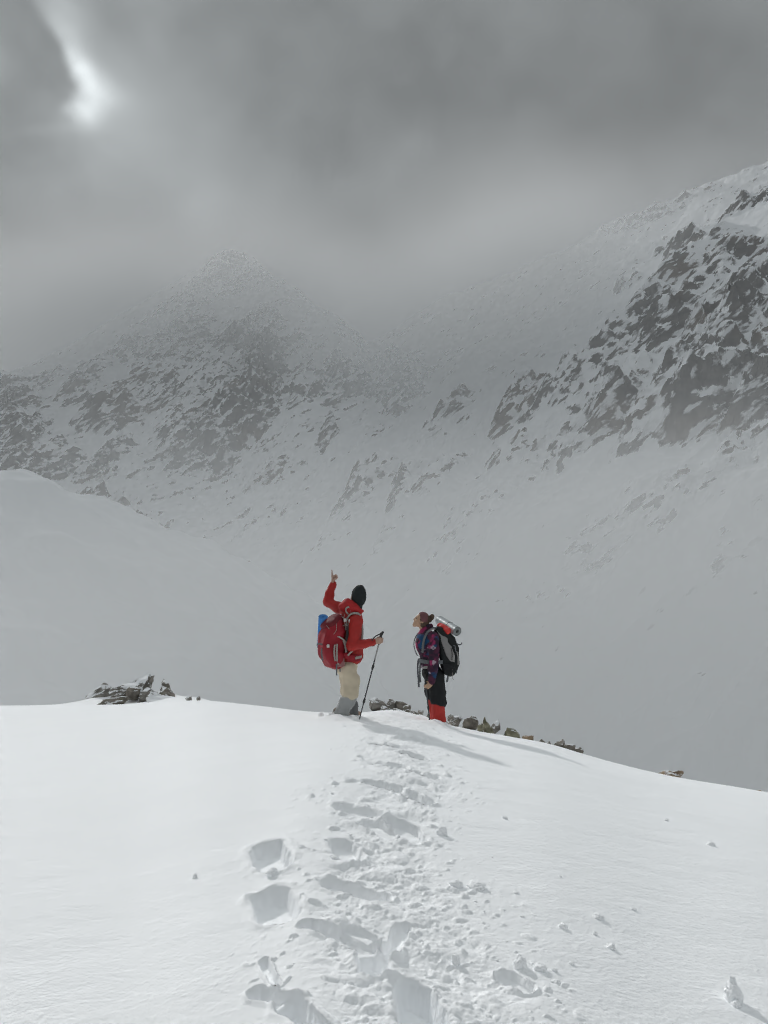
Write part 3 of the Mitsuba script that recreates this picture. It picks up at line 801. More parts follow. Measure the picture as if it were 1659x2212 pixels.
# his rucksack
bp = Figure('backpack', MAN, 'dark red rucksack with grey straps on the back of the person in red', 'backpack')
fr = np.stack([BK, RT, V(0, 0, 1)])
o_ = V(.035, .01, 0)
prof = [(.13, .70), (.20, .655), (.30, .68), (.37, .80), (.40, .95), (.395, 1.06), (.36, 1.18), (.28, 1.27), (.17, 1.30), (.12, 1.16), (.115, .9)]
main = slab(prof, .165, .06, fr, o_)
puffs = union([ell(o_ + BK * .30 + RT * .06 + V(0, 0, .93), (.10, .12, .17)), ell(o_ + BK * .24 + RT * .10 + V(0, 0, 1.10), (.12, .09, .10)), ell(o_ + BK * .23 + RT * .12 + V(0, 0, .80), (.10, .08, .11))], .03)
bp.put('body', skin_of(creased(union([main, puffs], .04), .022, 9, 21, (1, 1, .8)), (-.50, -.42, .60), (.12, .24, 1.38), .010), 'red_pack')
lid = union([ell(o_ + BK * .25 + V(0, 0, 1.25), (.155, .165, .075), np.stack([unit(BK + V(0, 0, -.45)), RT, unit(V(0, 0, 1) + BK * .45)])), ell(o_ + BK * .17 + V(0, 0, 1.30), (.09, .14, .06))], .05)
bp.put('lid', skin_of(creased(lid, .018, 12, 22), (-.46, -.38, 1.08), (.10, .24, 1.44), .007), 'maroon_lid')
pk = slab([(.14, .69), (.25, .685), (.27, .80), (.13, .83)], .035, .025, fr, o_ + RT * .155)
bp.put('side_pocket', skin_of(creased(pk, .010, 16, 23), (-.36, -.42, .60), (.12, 0, .92), .006), 'mesh_pocket', label='pale mesh bottle pocket')
bp.put('hip_pad', skin_of(creased(union([ell(o_ + BK * .12 + RT * .19 + V(0, 0, .835), (.05, .03, .04)), ell(o_ + BK * .06 + RT * .185 + V(0, 0, .81), (.06, .025, .045))], .02), .006, 20, 24), (-.24, -.34, .70), (.16, -.02, .94), .005), 'red_pack')
S_ = o_ + RT * .178
q_ = lambda b, z, out=0: S_ + BK * b + RT * out + V(0, 0, z)
belt = [o_ + BK * .10 + RT * .17 + V(0, 0, .80), o_ + BK * .0 + RT * .195 + V(0, 0, .795), o_ + FW * .08 + RT * .165 + V(0, 0, .805), o_ + FW * .145 + RT * .09 + V(0, 0, .815), o_ + FW * .165 + V(0, 0, .82), o_ + FW * .14 - RT * .10 + V(0, 0, .82)]
bh = [RT, RT, unit(RT + FW * .5), unit(RT * .5 + FW), FW, unit(FW - RT * .6)]
bp.put('hip_belt', ribbon(belt, .085, .016, bh), 'red_pack')
bp.put('belt_webbing', ribbon([b + h * .011 + V(0, 0, .004) for b, h in zip(belt[1:], bh[1:])], .034, .004, bh[1:]), 'webbing_grey')
sh_pts = [q_(.105, 1.16, -.03), q_(.09, 1.28, -.05), V(.055, -.165, 1.355), V(.115, -.18, 1.375), V(.168, -.165, 1.365), V(.195, -.13, 1.32), V(.215, -.105, 1.22), V(.215, -.12, 1.08), V(.17, -.17, .96)]
sh_h = [BK + V(0, 0, .5), BK + V(0, 0, 1), V(0, -.5, 1), V(0, -.6, 1), V(.5, -.6, .8), V(.9, -.3, .3), V(1, -.3, 0), V(1, -.4, 0), V(.7, -.7, 0)]
bp.put('shoulder_strap', ribbon(sh_pts, .042, .012, [unit(x) for x in sh_h]), 'webbing_grey')
bp.put('shoulder_strap', ribbon([V(-.03, .10, 1.30), V(.0, .10, 1.47), V(.07, .10, 1.47), V(.16, .10, 1.36), V(.19, .09, 1.15), V(.12, .13, .92)], .045, .012, [BK + V(0, 0, .3), V(-.3, 0, 1), V(.2, 0, 1), V(.8, 0, .5), FW, FW]), 'webbing_grey')
bp.put('back_padding', ribbon([q_(.09, 1.24, -.012), q_(.10, 1.10, .0), q_(.115, .95, .002), q_(.11, .80, .004)], .036, .022, RT), 'webbing_dark', label='dark padded edge of the back panel')
bp.put('load_strap', ribbon([V(.20, -.235, 1.0), V(.10, -.26, .90), V(.03, -.235, .83), q_(.05, .80, .02)], .022, .004, V(.2, -1, .1)), 'webbing_grey')
for pts in ([q_(.16, 1.02, .012), q_(.135, .95, .014), q_(.12, .86, .014)], [q_(.285, .975, .030), q_(.295, .88, .036), q_(.275, .77, .02)], [q_(.255, .985, .034), q_(.262, .88, .040), q_(.25, .765, .022)], [q_(.22, .83, .02), q_(.23, .72, .012)],
            [q_(.30, 1.10, -.02), q_(.20, 1.06, .02), q_(.12, .99, .012)]):
    bp.put('compression_strap', ribbon(pts, .022, .004, RT), 'webbing_grey')
for pts in ([q_(.37, 1.22, -.05), q_(.29, 1.10, .0), q_(.26, 1.15, .01), q_(.24, 1.27, -.02)], [q_(.10, 1.32, -.04), q_(.07, 1.26, .0), q_(.11, 1.20, .0), q_(.15, 1.28, -.02), q_(.12, 1.36, -.05)], [q_(.16, 1.34, -.06), q_(.10, 1.24, .0), q_(.17, 1.21, .01)]):
    bp.put('cord', tube(np.array([[np.interp(s, np.arange(len(pts)), np.array(pts)[:, i]) for i in range(3)] for s in np.linspace(0, len(pts) - 1, 14)]), .0035, 6), 'webbing_grey')
bp.put('haul_loop', ribbon([q_(.06, 1.36, -.06), q_(.10, 1.43, -.05), q_(.06, 1.45, -.04), q_(.03, 1.38, -.05)], .022, .004, RT), 'webbing_grey')
for b, z in ((.07, 1.275), (.135, 1.285), (.37, .96)):
    bp.put('buckle', skin_of(slab([(b - .018, z - .022), (b + .018, z - .022), (b + .018, z + .022), (b - .018, z + .022)], .008, .005, fr, S_ + RT * .006), S_ + BK * b + V(-.06, -.06, z - .05), S_ + BK * b + V(.06, .06, z + .05), .004), 'buckle_pale')
hang = [[q_(.40, .97, -.08), q_(.46, .985, -.08), q_(.485, .965, -.08)], [q_(.40, .95, -.09), q_(.42, .88, -.09), q_(.40, .77, -.09)], [q_(.25, .74, .0), q_(.255, .66, .02), q_(.255, .585, .02)], [q_(.20, .67, .0), q_(.20, .63, .0)],
        [o_ + FW * .16 + V(0, 0, .87), o_ + FW * .185 + V(0, 0, .84), o_ + FW * .20 + V(0, 0, .775)]]
for pts in hang:
    bp.put('loose_strap', ribbon(pts, .018, .003, V(.1, -1, .1)), 'strap_slate')
mt = Figure('sleeping_mat', MAN, 'blue foam mat rolled up and strapped upright behind the red rucksack', 'sleeping mat')
ma, mb = V(-.298, -.135, 1.325), V(-.335, .135, .93)
mt.put(None, mat_roll(ma, mb, .060, .012, 4.0), 'blue_foam', smooth=40)

# ------------------------------------------------------------------ the woman in the dyed fleece
wp = WOM_AT
WOM = V(wp[0], wp[1], float(ground_smooth(wp[0], wp[1])) - .02)
wneck, wchest, wwaist, wpel = V(-.185, 0, 1.33), V(-.165, 0, 1.14), V(-.15, 0, .92), V(-.085, 0, .74)
wshL, welL, wwrL = V(-.085, -.165, 1.25), V(-.075, -.215, .96), V(-.108, -.195, .62)
wshR, welR, wwrR = V(-.10, .165, 1.25), V(-.04, .21, .98), V(-.05, .20, .72)
whipL, wknL, wanL = V(-.05, -.09, .69), V(-.025, -.095, .40), V(-.005, -.095, .05)
whipR, wknR, wanR = V(-.08, .09, .69), V(-.10, .10, .42), V(-.045, .11, .06)
wC, wfw = V(-.238, -.005, 1.492), unit(V(-.9, -.05, .40))
wup = unit(V(.40, 0, .9) - wfw * (V(.40, 0, .9) @ wfw))
wom = Figure('person', WOM, 'person in dyed plum fleece, headband and red gaiters looking up', 'person')
whF, WP, WR = head_parts(wC, wfw, wup)
wpA, wpB = V(-.128, -.185, -.06), V(-.205, -.165, .74)
wpd = unit(wpB - wpA)
whL = hand(wwrL + V(-.004, 0, -.012), unit(V(-.75, .05, -.62)), V(-.25, 1, .1), unit(V(-.6, 0, .75)), [(50, 85, 60)] * 4, (V(-.8, .4, .2), V(-.6, .7, .1)), .95)
whR = hand(wwrR, unit(V(-.4, 0, -.9)), V(-.4, -.9, 0), unit(V(-.9, .2, .4)), [(30, 40, 30)] * 4, None, .95)
wtrunk = union([ell(wchest, (.10, .12, .18)), ell(wwaist, (.095, .10, .18)), ell(wpel, (.10, .12, .12)), cap(wneck - V(0, 0, .05), WP(-.03, 0, -.07), .050, .047), cap(wneck - V(0, 0, .06), wshL, .05, .045), cap(wneck - V(0, 0, .06), wshR, .05, .045)]
               + chain([wshL, welL, wwrL], [.042, .034, .026]) + chain([wshR, welR, wwrR], [.042, .034, .026]) + chain([whipL, wknL, wanL], [.065, .048, .038]) + chain([whipR, wknR, wanR], [.065, .048, .038])
               + [cap(wanL, wanL + V(-.1, 0, -.02), .034, .025), cap(wanR, wanR + V(-.1, 0, -.02), .034, .025)], .03)
wfing = union(whL + [cap(wwrL + V(.0, 0, .06), wwrL + V(-.006, 0, -.018), .026, .024)], .007), union(whR, .007)


def wom_body(P):
    d = smin(wtrunk(P), whF(P), .018)
    return smin(np.minimum(wfing[0](P), wfing[1](P)), d, .01)


wom.put(None, skin_of(wom_body, (-.42, -.32, -.06), (.18, .32, 1.66), .0055), 'skin_tan')
for s in (1, -1):
    wom.put('eye', trimesh.creation.icosphere(2, .0105).apply_translation(WP(.079, s * .031, -.006)), 'eye_dark')
    wom.put('eyebrow', skin_of(union(chain([WP(.091, s * .016, .012), WP(.090, s * .031, .017), WP(.080, s * .046, .012)], [.004, .0048, .003]), .004), WP(.085, s * .03, .012) - .04, WP(.085, s * .03, .012) + .04, .0025), 'brown_hair')
wom.put('lips', skin_of(union([cap(WP(.0905, -.017, -.0635), WP(.0905, .017, -.0635), .0065), cap(WP(.088, -.015, -.0755), WP(.088, .015, -.0755), .0068)], .006), WP(.09, 0, -.07) - .05, WP(.09, 0, -.07) + .05, .003), 'lip')
hair = union([ell(WP(-.014, 0, .020), (.101, .082, .098), WR), ell(WP(-.06, 0, -.03), (.05, .07, .07), WR), cap(WP(-.04, -.05, -.06), WP(-.045, .05, -.06), .03)], .03)
hair = cut(hair, WP(.045, 0, .03), wfw * .85 - wup * .35)
bun = union([ell(WP(-.115, 0, .112), (.034, .036, .034)), cap(WP(-.10, 0, .05), WP(-.118, 0, .09), .020), cap(WP(-.125, -.015, .03), WP(-.135, -.005, .085), .012, .018)], .012)
wom.put('hair', skin_of(creased(union([hair, bun], .01), .007, 45, 31), wC - .2, wC + .2, .0045), 'brown_hair')
hb = ell(WP(-.010, 0, .020), (.108, .089, .105), WR)
hb = cut(cut(hb, WP(.058, 0, .05), wfw * .8 - wup * .6), WP(-.065, 0, .06), -wfw * .9 + wup * .35)
wom.put('headband', skin_of(creased(hb, .005, 30, 32), wC - .17, wC + .17, .0045), 'headband_cloth')
jb = union([ell(wchest + V(-.005, 0, .02), (.145, .175, .21)), ell(wchest + V(-.055, 0, .03), (.10, .14, .12)), ell(wwaist + V(.01, 0, 0), (.125, .16, .20)), ell(wpel + V(-.035, 0, .10), (.125, .165, .10)), cap(wneck - V(0, 0, .07), wshL, .075, .075), cap(wneck - V(0, 0, .07), wshR, .075, .075)], .06)
wsl = union(chain([wshL, (wshL + welL) / 2, welL, (welL + wwrL) / 2, wwrL + V(0, 0, .012)], [.080, .077, .071, .064, .050]), .03)
wsr = union(chain([wshR, welR, wwrR], [.078, .068, .05]), .03)
col = union([cap(V(-.215, -.045, 1.335), V(-.15, -.055, 1.40), .04, .032), cap(V(-.15, -.055, 1.40), V(-.11, 0, 1.41), .032), cap(V(-.215, .045, 1.335), V(-.15, .055, 1.40), .04, .032), cap(V(-.15, .055, 1.40), V(-.11, 0, 1.41), .032), cap(V(-.235, -.04, 1.32), V(-.235, .04, 1.32), .035)], .03)
wom.put('jacket', skin_of(creased(union([cut(union([jb, col], .03), V(0, 0, .79), V(-.1, 0, -1)), wsl, wsr], .03), .011, 14, 33, (1, 1, .6)), (-.40, -.34, .56), (.10, .33, 1.50), .009), 'dyed_fleece')
hem = union([ell(wpel + V(-.055, 0, .10), (.112, .168, .045)), ell(wpel + V(-.06, 0, .085), (.11, .165, .04))], .02)
wom.put('shirt_hem', skin_of(creased(hem, .008, 18, 34), (-.34, -.22, .74), (.10, .22, .94), .006), 'grey_pack', label='pale shirt hem showing under the fleece')
wt = union([ell(wpel + V(-.01, 0, 0), (.145, .165, .12)), ell(V(.0, -.05, .66), (.09, .10, .12))] + chain([whipL + V(.002, 0, -.02), (whipL + wknL) / 2 + V(.01, 0, 0), wknL + V(.008, 0, .03), wknL + V(.016, 0, -.09)], [.118, .112, .108, .104])
           + chain([whipR, (whipR + wknR) / 2, wknR + V(.0, 0, .02), wknR + V(.012, 0, -.03)], [.11, .10, .085, .075]) + [cap(V(.04, -.10, .475), V(.082, -.10, .465), .045, .014), cap(V(.05, -.10, .325), V(.09, -.10, .315), .05, .016)], .035)
wt = cut(wt, V(0, 0, .285), V(-.25, 0, -1))
wom.put('trousers', skin_of(creased(wt, .018, 12, 35, (1, 1, .8)), (-.30, -.28, .18), (.22, .28, .88), .009), 'black_trousers')
for nm, kn_, an_, r_ in (('near', wknL, wanL, (.090, .086, .092, .088)), ('far', wknR, wanR, (.062, .064, .07, .075))):
    g_ = union(chain([kn_ + V(.01, 0, -.04), kn_ * .5 + an_ * .5, an_ + V(0, 0, .03), an_ + V(-.01, 0, -.07)], r_), .03)
    wom.put('gaiter', skin_of(creased(cut(g_, kn_ - V(0, 0, .02), V(0, 0, 1)), .013, 13, 36, (1, 1, .5)), an_ - V(.2, .16, .18), an_ + V(.2, .16, .42), .007), 'red_gaiter')
    wom.put('boot', skin_of(bt(an_ + V(.015, 0, -.02), V(-1, 0, -.1)), an_ + V(-.28, -.12, -.18), an_ + V(.2, .12, .14), .006), 'brown_boot')

pole2 = Figure('trekking_pole', WOM, 'dark trekking pole planted upright in front of the person with red gaiters', 'trekking pole')
pole2.put('shaft', rod(wpA + wpd * .04, wpB - wpd * .10, [(0, .008), (.45, .0095), (.46, .011), (1, .0115)]), 'pole_dark')
pole2.put('tip', rod(wpA, wpA + wpd * .05, [(0, .003), (1, .006)]), 'steel')
pole2.put('lock', rod(wpA + wpd * .30, wpA + wpd * .36, [(0, .010), (.3, .016), (.7, .016), (1, .011)]), 'rubber')
pole2.put('grip', rod(wpB - wpd * .18, wpB, [(0, .013), (.5, .016), (.9, .018), (1, .012)]), 'rubber')

b2 = Figure('backpack', WOM, 'black rucksack with grey side panels on the back of the person in the plum fleece', 'backpack')
fx = np.eye(3)
bpoly = [(-.055, 1.36), (-.02, 1.405), (.055, 1.395), (.15, 1.33), (.235, 1.25), (.26, 1.17), (.29, 1.10), (.30, .98), (.295, .87), (.265, .785), (.215, .715), (.15, .69), (.085, .72), (.05, .80), (.02, .95), (-.01, 1.12), (-.05, 1.28)]
b2.put('body', skin_of(creased(slab(bpoly, .165, .05, fx, V(0, 0, 0)), .016, 10, 41), (-.12, -.24, .62), (.38, .24, 1.46), .010), 'black_pack')
panel = slab([(-.035, 1.355), (.02, 1.30), (.12, 1.24), (.13, 1.18), (.175, 1.12), (.225, 1.0), (.225, .895), (.15, .915), (.10, 1.0), (.055, 1.12), (.02, 1.25)], .016, .012, fx, V(0, -.163, 0))
b2.put('side_panel', skin_of(creased(panel, .008, 14, 42), (-.08, -.22, .84), (.29, -.11, 1.42), .005), 'grey_pack', label='grey panel along the side')
strip = slab([(.25, 1.06), (.275, 1.03), (.288, .95), (.28, .86), (.262, .86), (.262, .95)], .02, .012, fx, V(0, -.15, 0))
b2.put('rear_panel', skin_of(creased(strip, .005, 16, 43), (.2, -.22, .80), (.34, -.09, 1.12), .005), 'grey_pack')
pocket = slab([(.04, .90), (.20, .885), (.21, .76), (.14, .705), (.07, .73)], .03, .025, fx, V(0, -.155, 0))
b2.put('side_pocket', skin_of(creased(pocket, .008, 18, 44), (-.02, -.24, .64), (.28, -.08, .96), .006), 'black_trousers')
b2.put('seam_strap', ribbon([V(.17, -.182, 1.10), V(.185, -.186, 1.02), V(.178, -.184, .93)], .012, .004, V(0, -1, 0)), 'webbing_dark')
b2.put('shoulder_strap', ribbon([V(-.03, -.12, 1.385), V(-.09, -.145, 1.375), V(-.150, -.17, 1.335), V(-.200, -.185, 1.26), V(-.225, -.18, 1.16), V(-.238, -.172, 1.03)], .040, .012, [V(0, -.3, 1), V(-.2, -.5, 1), V(-.6, -.7, .6), V(-.8, -.7, .2), V(-.8, -.7, 0), V(-.7, -.7, -.1)]), 'strap_slate')
b2.put('shoulder_strap', ribbon([V(-.03, .12, 1.37), V(-.12, .12, 1.38), V(-.25, .12, 1.33), V(-.335, .10, 1.22), V(-.345, .09, 1.10), V(-.30, .12, .98)], .042, .012, [V(0, .3, 1), V(-.2, .3, 1), V(-.8, .2, .6), V(-1, .1, .2), V(-1, 0, 0), V(-1, 0, -.2)]), 'strap_slate')
b2.put('load_strap', ribbon([V(-.205, -.17, 1.27), V(-.10, -.175, 1.36), V(-.055, -.15, 1.355)], .014, .004, V(0, -1, .2)), 'webbing_grey')
b2.put('hip_belt', ribbon([V(.05, -.17, .90), V(-.03, -.19, .90), V(-.14, -.178, .90), V(-.24, -.12, .91), V(-.285, 0, .915), V(-.24, .12, .91), V(-.05, .18, .90)], .055, .014, [V(0, -1, 0), V(0, -1, 0), V(-.3, -1, 0), V(-1, -.8, 0), V(-1, 0, 0), V(-1, .8, 0), V(0, 1, 0)]), 'strap_slate')
b2.put('loose_strap', ribbon([V(-.285, -.03, .93), V(-.298, -.05, .86), V(-.300, -.06, .75), V(-.292, -.06, .66), V(-.288, -.06, .54)], .027, .003, V(.15, -1, 0)), 'strap_slate', label='long webbing end hanging in front of the thighs')
b2.put('loose_strap', ribbon([V(-.265, -.05, .94), V(-.268, -.07, .85), V(-.272, -.075, .72), V(-.262, -.075, .61)], .024, .003, V(.1, -1, 0)), 'strap_slate')
b2.put('cord', tube([V(.195, -.16, .89), V(.192, -.18, .80), V(.192, -.17, .70), V(.188, -.16, .68), V(.20, -.16, .665), V(.21, -.16, .65)], .004, 6), 'webbing_grey')
for pts in ([V(.125, -.12, .71), V(.115, -.12, .66), V(.108, -.12, .625), V(.122, -.12, .63), V(.128, -.12, .71)], [V(.285, -.12, .86), V(.262, -.14, .81), V(.247, -.14, .74)], [V(.235, -.13, 1.175), V(.30, -.14, 1.145), V(.335, -.14, 1.175)], [V(.205, -.17, 1.13), V(.232, -.18, 1.12), V(.235, -.18, 1.08), V(.25, -.17, 1.05)]):
    b2.put('loose_strap', ribbon(pts, .016, .004, V(.1, -1, .1)), 'strap_slate')
m2 = Figure('sleeping_mat', WOM, 'silver foil faced grey mat rolled and tied on top of the black rucksack', 'sleeping mat')
fa, fb = V(.035, .235, 1.485), V(.262, -.20, 1.335)
m2.put('foam_roll', mat_roll(fa, fb, .0645, .024, 3.5), 'grey_foam', smooth=40)
ax_ = unit(fb - fa)
m2.put('foil_sheet', trimesh.util.concatenate([tube([fa + ax_ * t for t in np.linspace(.002, np.linalg.norm(fb - fa) - .004, 30)],   .0695 + .0006 * np.sin(np.arange(30) * 1.1) + .0006 * np.sin(np.arange(30) * 2.9), 40, False)]), 'foil')
m2.put('tie', tube([fa + ax_ * .30 + .0705 * (math.cos(t) * unit(np.cross(ax_, [0, 0, 1])) + math.sin(t) * np.cross(ax_, unit(np.cross(ax_, [0, 0, 1])))) for t in np.linspace(0, 6.28, 40)], .0035, 6), 'webbing_dark')
st = Figure('stuff_sack', WOM, 'small red stuff sack tucked under the silver mat', 'bag')
st.put(None, skin_of(creased(union([cap(V(.03, -.03, 1.405), V(.12, -.145, 1.35), .05, .048), ell(V(.132, -.165, 1.345), (.042, .04, .045))], .02), .012, 20, 45), (-.06, -.26, 1.26), (.22, .06, 1.50), .005), 'red_sack')

# ------------------------------------------------------------------ rocks on the crest
def rock_colour(dark, light, snowy, seed):
    def f(p, n, uv):
        a = mikit.fbm(p.x * 9 + seed, p.y * 9, p.z * 14, 4)
        c = mix(dark, light, smoothstep(.25, .75, a))
        c = mix(c, (.16, .17, .09), smoothstep(.62, .74, mikit.fbm(p.x * 14 + 5, p.y * 14 + seed, p.z * 14, 3)) * .35)
        s_ = smoothstep(.62, .72, n.z + (mikit.fbm(p.x * 11, p.y * 11, p.z * 11 + seed, 3) - .5) * .9 + snowy)
        return mix(c, (.86, .875, .89), s_)
    return proc(f)


def rock_bump(p, n, uv):
    return mikit.fbm(p.x * 26, p.y * 26, p.z * 44, 3) * .012


for nm, args in {'rock_grey': ((.15, .137, .12), (.33, .30, .265), -.10, 3), 'rock_snowy': ((.15, .142, .13), (.31, .29, .265), .20, 9), 'rock_green': ((.15, .145, .10), (.36, .34, .25), -.25, 14), 'rock_brown': ((.17, .125, .09), (.40, .30, .21), -.25, 21)}.items():
    scene[nm] = {'type': 'bumpmap', 'arbitrary': proc(rock_bump, 3e-3), 'scale': 1.0, 'bsdf': {'type': 'twosided', 'bsdf': {'type': 'diffuse', 'reflectance': rock_colour(*args)}}}


def rock_mesh(w, d, h, seed, lean=0.0, crag_=1.0):
    g = np.random.default_rng(seed)
    pts = g.normal(size=(15, 3))
    pts /= np.linalg.norm(pts, axis=1, keepdims=True)
    pts *= g.uniform(.75, 1.1, (15, 1))
    m = trimesh.convex.convex_hull(pts)
    v, f = trimesh.remesh.subdivide_to_size(m.vertices, m.faces, .16)
    m = trimesh.Trimesh(v, f)
    m.merge_vertices()
    m = trimesh.smoothing.filter_laplacian(m, iterations=1)
    n, v = m.vertex_normals, np.array(m.vertices)
    bed = v @ unit([.25, .2, 1])
    ledge = np.abs((bed * 3.1 + 1.2 * meshkit.fbm(v * 1.5 + seed, 2, seed)) % 1 - .5)
    k = (meshkit.fbm(v * 1.3 + seed, 2, seed) - .5) * .40 + (meshkit.fbm(v * [3, 3, 5] + seed, 3, seed + 1) - .5) * .16 * crag_ - (ledge - .25) * .09 * crag_
    v = v + n * k[:, None]
    v = v / np.abs(v).max(0)
    v = v * [w / 2, d / 2, h / 2]
    v[:, 0] += lean * v[:, 2]
    return trimesh.Trimesh(v, m.faces, process=False)


U = .46293 / F
ROCKS = [  # left u, right u, top v, base v, depth, tilt in degrees, material, label
    (252, 342, 1457, 1506, 17.0, -8, 'rock_snowy', 'pointed dark rock, highest of the outcrop at the left end of the crest'),
    (316, 390, 1466, 1512, 16.8, 8, 'rock_grey', 'rounded dark rock at the right end of the left outcrop'),
    (160, 272, 1478, 1530, 17.2, -22, 'rock_snowy', 'long low rock sloping down the left flank of the left outcrop'),
    (212, 292, 1500, 1532, 16.3, -8, 'rock_grey', 'grey brown slab lowest and nearest in the left outcrop'),
    (268, 304, 1475, 1500, 16.6, -20, 'rock_grey', 'small dark rock in the snow below the pointed rock'),
    (290, 340, 1484, 1508, 16.5, 0, 'rock_snowy', 'half buried rock in the middle of the left outcrop'),
    (228, 280, 1482, 1510, 16.8, -18, 'rock_snowy', 'half buried rock between the long rock and the grey slab'),
    (310, 380, 1495, 1520, 16.2, 4, 'rock_snowy', 'snow crusted rock under the rounded rock'),
    (400, 415, 1499, 1512, 15.6, 10, 'rock_snowy', 'small snow capped stone just right of the left outcrop'),
    (424, 433, 1504, 1515, 15.2, 0, 'rock_grey', 'tiny dark stone farther right of the left outcrop'),
    (534, 556, 1522, 1532, 13.9, 6, 'rock_grey', 'low dark stone on the crest between outcrop and red jacket'),
    (566, 581, 1526, 1535, 13.4, 8, 'rock_grey', 'flat dark stone on the crest nearer the red jacket'),
    (795, 834, 1506, 1534, 13.7, -4, 'rock_snowy', 'big snow flecked boulder right of the planted pole'),
    (829, 858, 1508, 1533, 13.8, 6, 'rock_snowy', 'jagged boulder, second from the left between the two people'),
    (852, 880, 1511, 1534, 13.8, 14, 'rock_grey', 'dark boulder, third from the left between the two people'),
    (869, 889, 1520, 1536, 13.6, 18, 'rock_grey', 'low dark rock right of the boulders between the people'),
    (818, 842, 1523, 1541, 13.2, 4, 'rock_snowy', 'snow covered rock in front of the big boulder'),
    (846, 873, 1530, 1537, 13.0, 4, 'rock_grey', 'thin flat slab in the snow below the boulders'),
    (873, 889, 1531, 1541, 12.9, 10, 'rock_grey', 'small slab right of the thin flat slab'),
    (886, 905, 1536, 1549, 12.6, 16, 'rock_grey', 'grey slab in the trampled snow left of the woman'),
    (858, 873, 1543, 1549, 12.3, 5, 'rock_grey', 'sliver of rock showing through the trampled snow'),
    (847, 855, 1537, 1542, 12.7, 0, 'rock_grey', 'smallest stone below the thin flat slab'),
    (900, 919, 1529, 1546, 13.2, 8, 'rock_grey', 'angular grey rock behind the dark pole'),
    (915, 937, 1539, 1562, 12.9, 22, 'rock_grey', 'dark rock at the knees of the person in plum'),
    (963, 980, 1543, 1558, 13.0, 10, 'rock_grey', 'small rock just right of the red gaiters'),
    (977, 998, 1542, 1557, 13.1, 20, 'rock_snowy', 'snowy rock right of the small rock by the gaiters'),
    (966, 996, 1553, 1571, 12.7, 16, 'rock_grey', 'sloping slab low beside the red gaiters'),
    (997, 1032, 1543, 1572, 12.8, 28, 'rock_grey', 'steep dark rock between gaiters and greenish boulder'),
    (1039, 1069, 1548, 1592, 12.5, 4, 'rock_green', 'tall greenish boulder, biggest right of the person in plum'),
    (1062, 1082, 1551, 1578, 12.7, 24, 'rock_snowy', 'snow streaked rock leaning on the right of the tall boulder'),
    (1031, 1047, 1561, 1578, 12.4, 0, 'rock_green', 'small greenish rock at the left foot of the tall boulder'),
    (1079, 1123, 1571, 1600, 12.5, 14, 'rock_green', 'broad greenish brown boulder right of the tall one'),
    (1128, 1158, 1588, 1603, 12.7, 10, 'rock_brown', 'low brown rock barely out of the snow on the right crest'),
    (1162, 1179, 1596, 1608, 12.7, 14, 'rock_grey', 'small dark rock right of the low brown one'),
    (1181, 1190, 1600, 1608, 12.7, 0, 'rock_grey', 'tiny stone in the row of rocks on the right crest'),
    (1198, 1223, 1595, 1612, 12.7, 8, 'rock_grey', 'pointed grey rock near the right end of the row'),
    (1217, 1242, 1602, 1622, 12.6, 16, 'rock_grey', 'grey rock below the pointed one, last but one in the row'),
    (1236, 1255, 1611, 1634, 12.6, 38, 'rock_grey', 'steep rock at the right end of the row'),
    (1420, 1485, 1657, 1692, 13.0, 17, 'rock_brown', 'lone brown rock behind the bare crest on the right'),
    (1622, 1672, 1703, 1722, 13.2, 4, 'rock_brown', 'dark brown rock cut by the right edge of the picture')]
for i, (u0, u1, v0, v1, y, tilt, mat_, lab) in enumerate(ROCKS):
    w, h_ = (u1 - u0) * U * y, (v1 - v0) * U * y
    c = at((u0 + u1) / 2, (v0 + v1) / 2 + (v1 - v0) * .28, y)
    m_ = rock_mesh(w * 1.02, max(w, h_) * (.8 if w < .9 else .55), h_ * 1.45, 100 + i * 7, 0, 1.0)
    m_.apply_transform(trimesh.transformations.rotation_matrix(math.radians(tilt), [0, 1, 0]))
    m_.apply_translation(c)
    k = add('rock', m_, mat_, smooth=28)
    tag(k, lab, 'rock', 'rocks along the crest')

# ------------------------------------------------------------------ lumps of snow
def lump(w, h, seed):
    m = trimesh.creation.icosphere(3)
    v = np.array(m.vertices)
    v = v * (1 + (meshkit.fbm(v * 1.6 + seed, 3, seed) - .5)[:, None] * .9 + (meshkit.fbm(v * 5 + seed, 2, seed + 3) - .5)[:, None] * .25)
    v /= np.abs(v).max(0)
    return trimesh.Trimesh(v * [w / 2, w / 2 * .9, h / 2], m.faces, process=False)


def set_lump(u, v, wu, hu, seed, lab, group=None):
    p = on_ground(u, v)
    k_ = U * p[1]
    m_ = lump(wu * k_, hu * k_ * 1.25, seed)
    m_.apply_transform(trimesh.transformations.rotation_matrix(seed * 1.3, [0, 0, 1]))
    m_.apply_translation([p[0], p[1], ground_z(p[0], p[1])[0] + hu * k_ * .14])
    tag(add('snow_lump', m_, 'snow'), lab, 'snow lump', group)


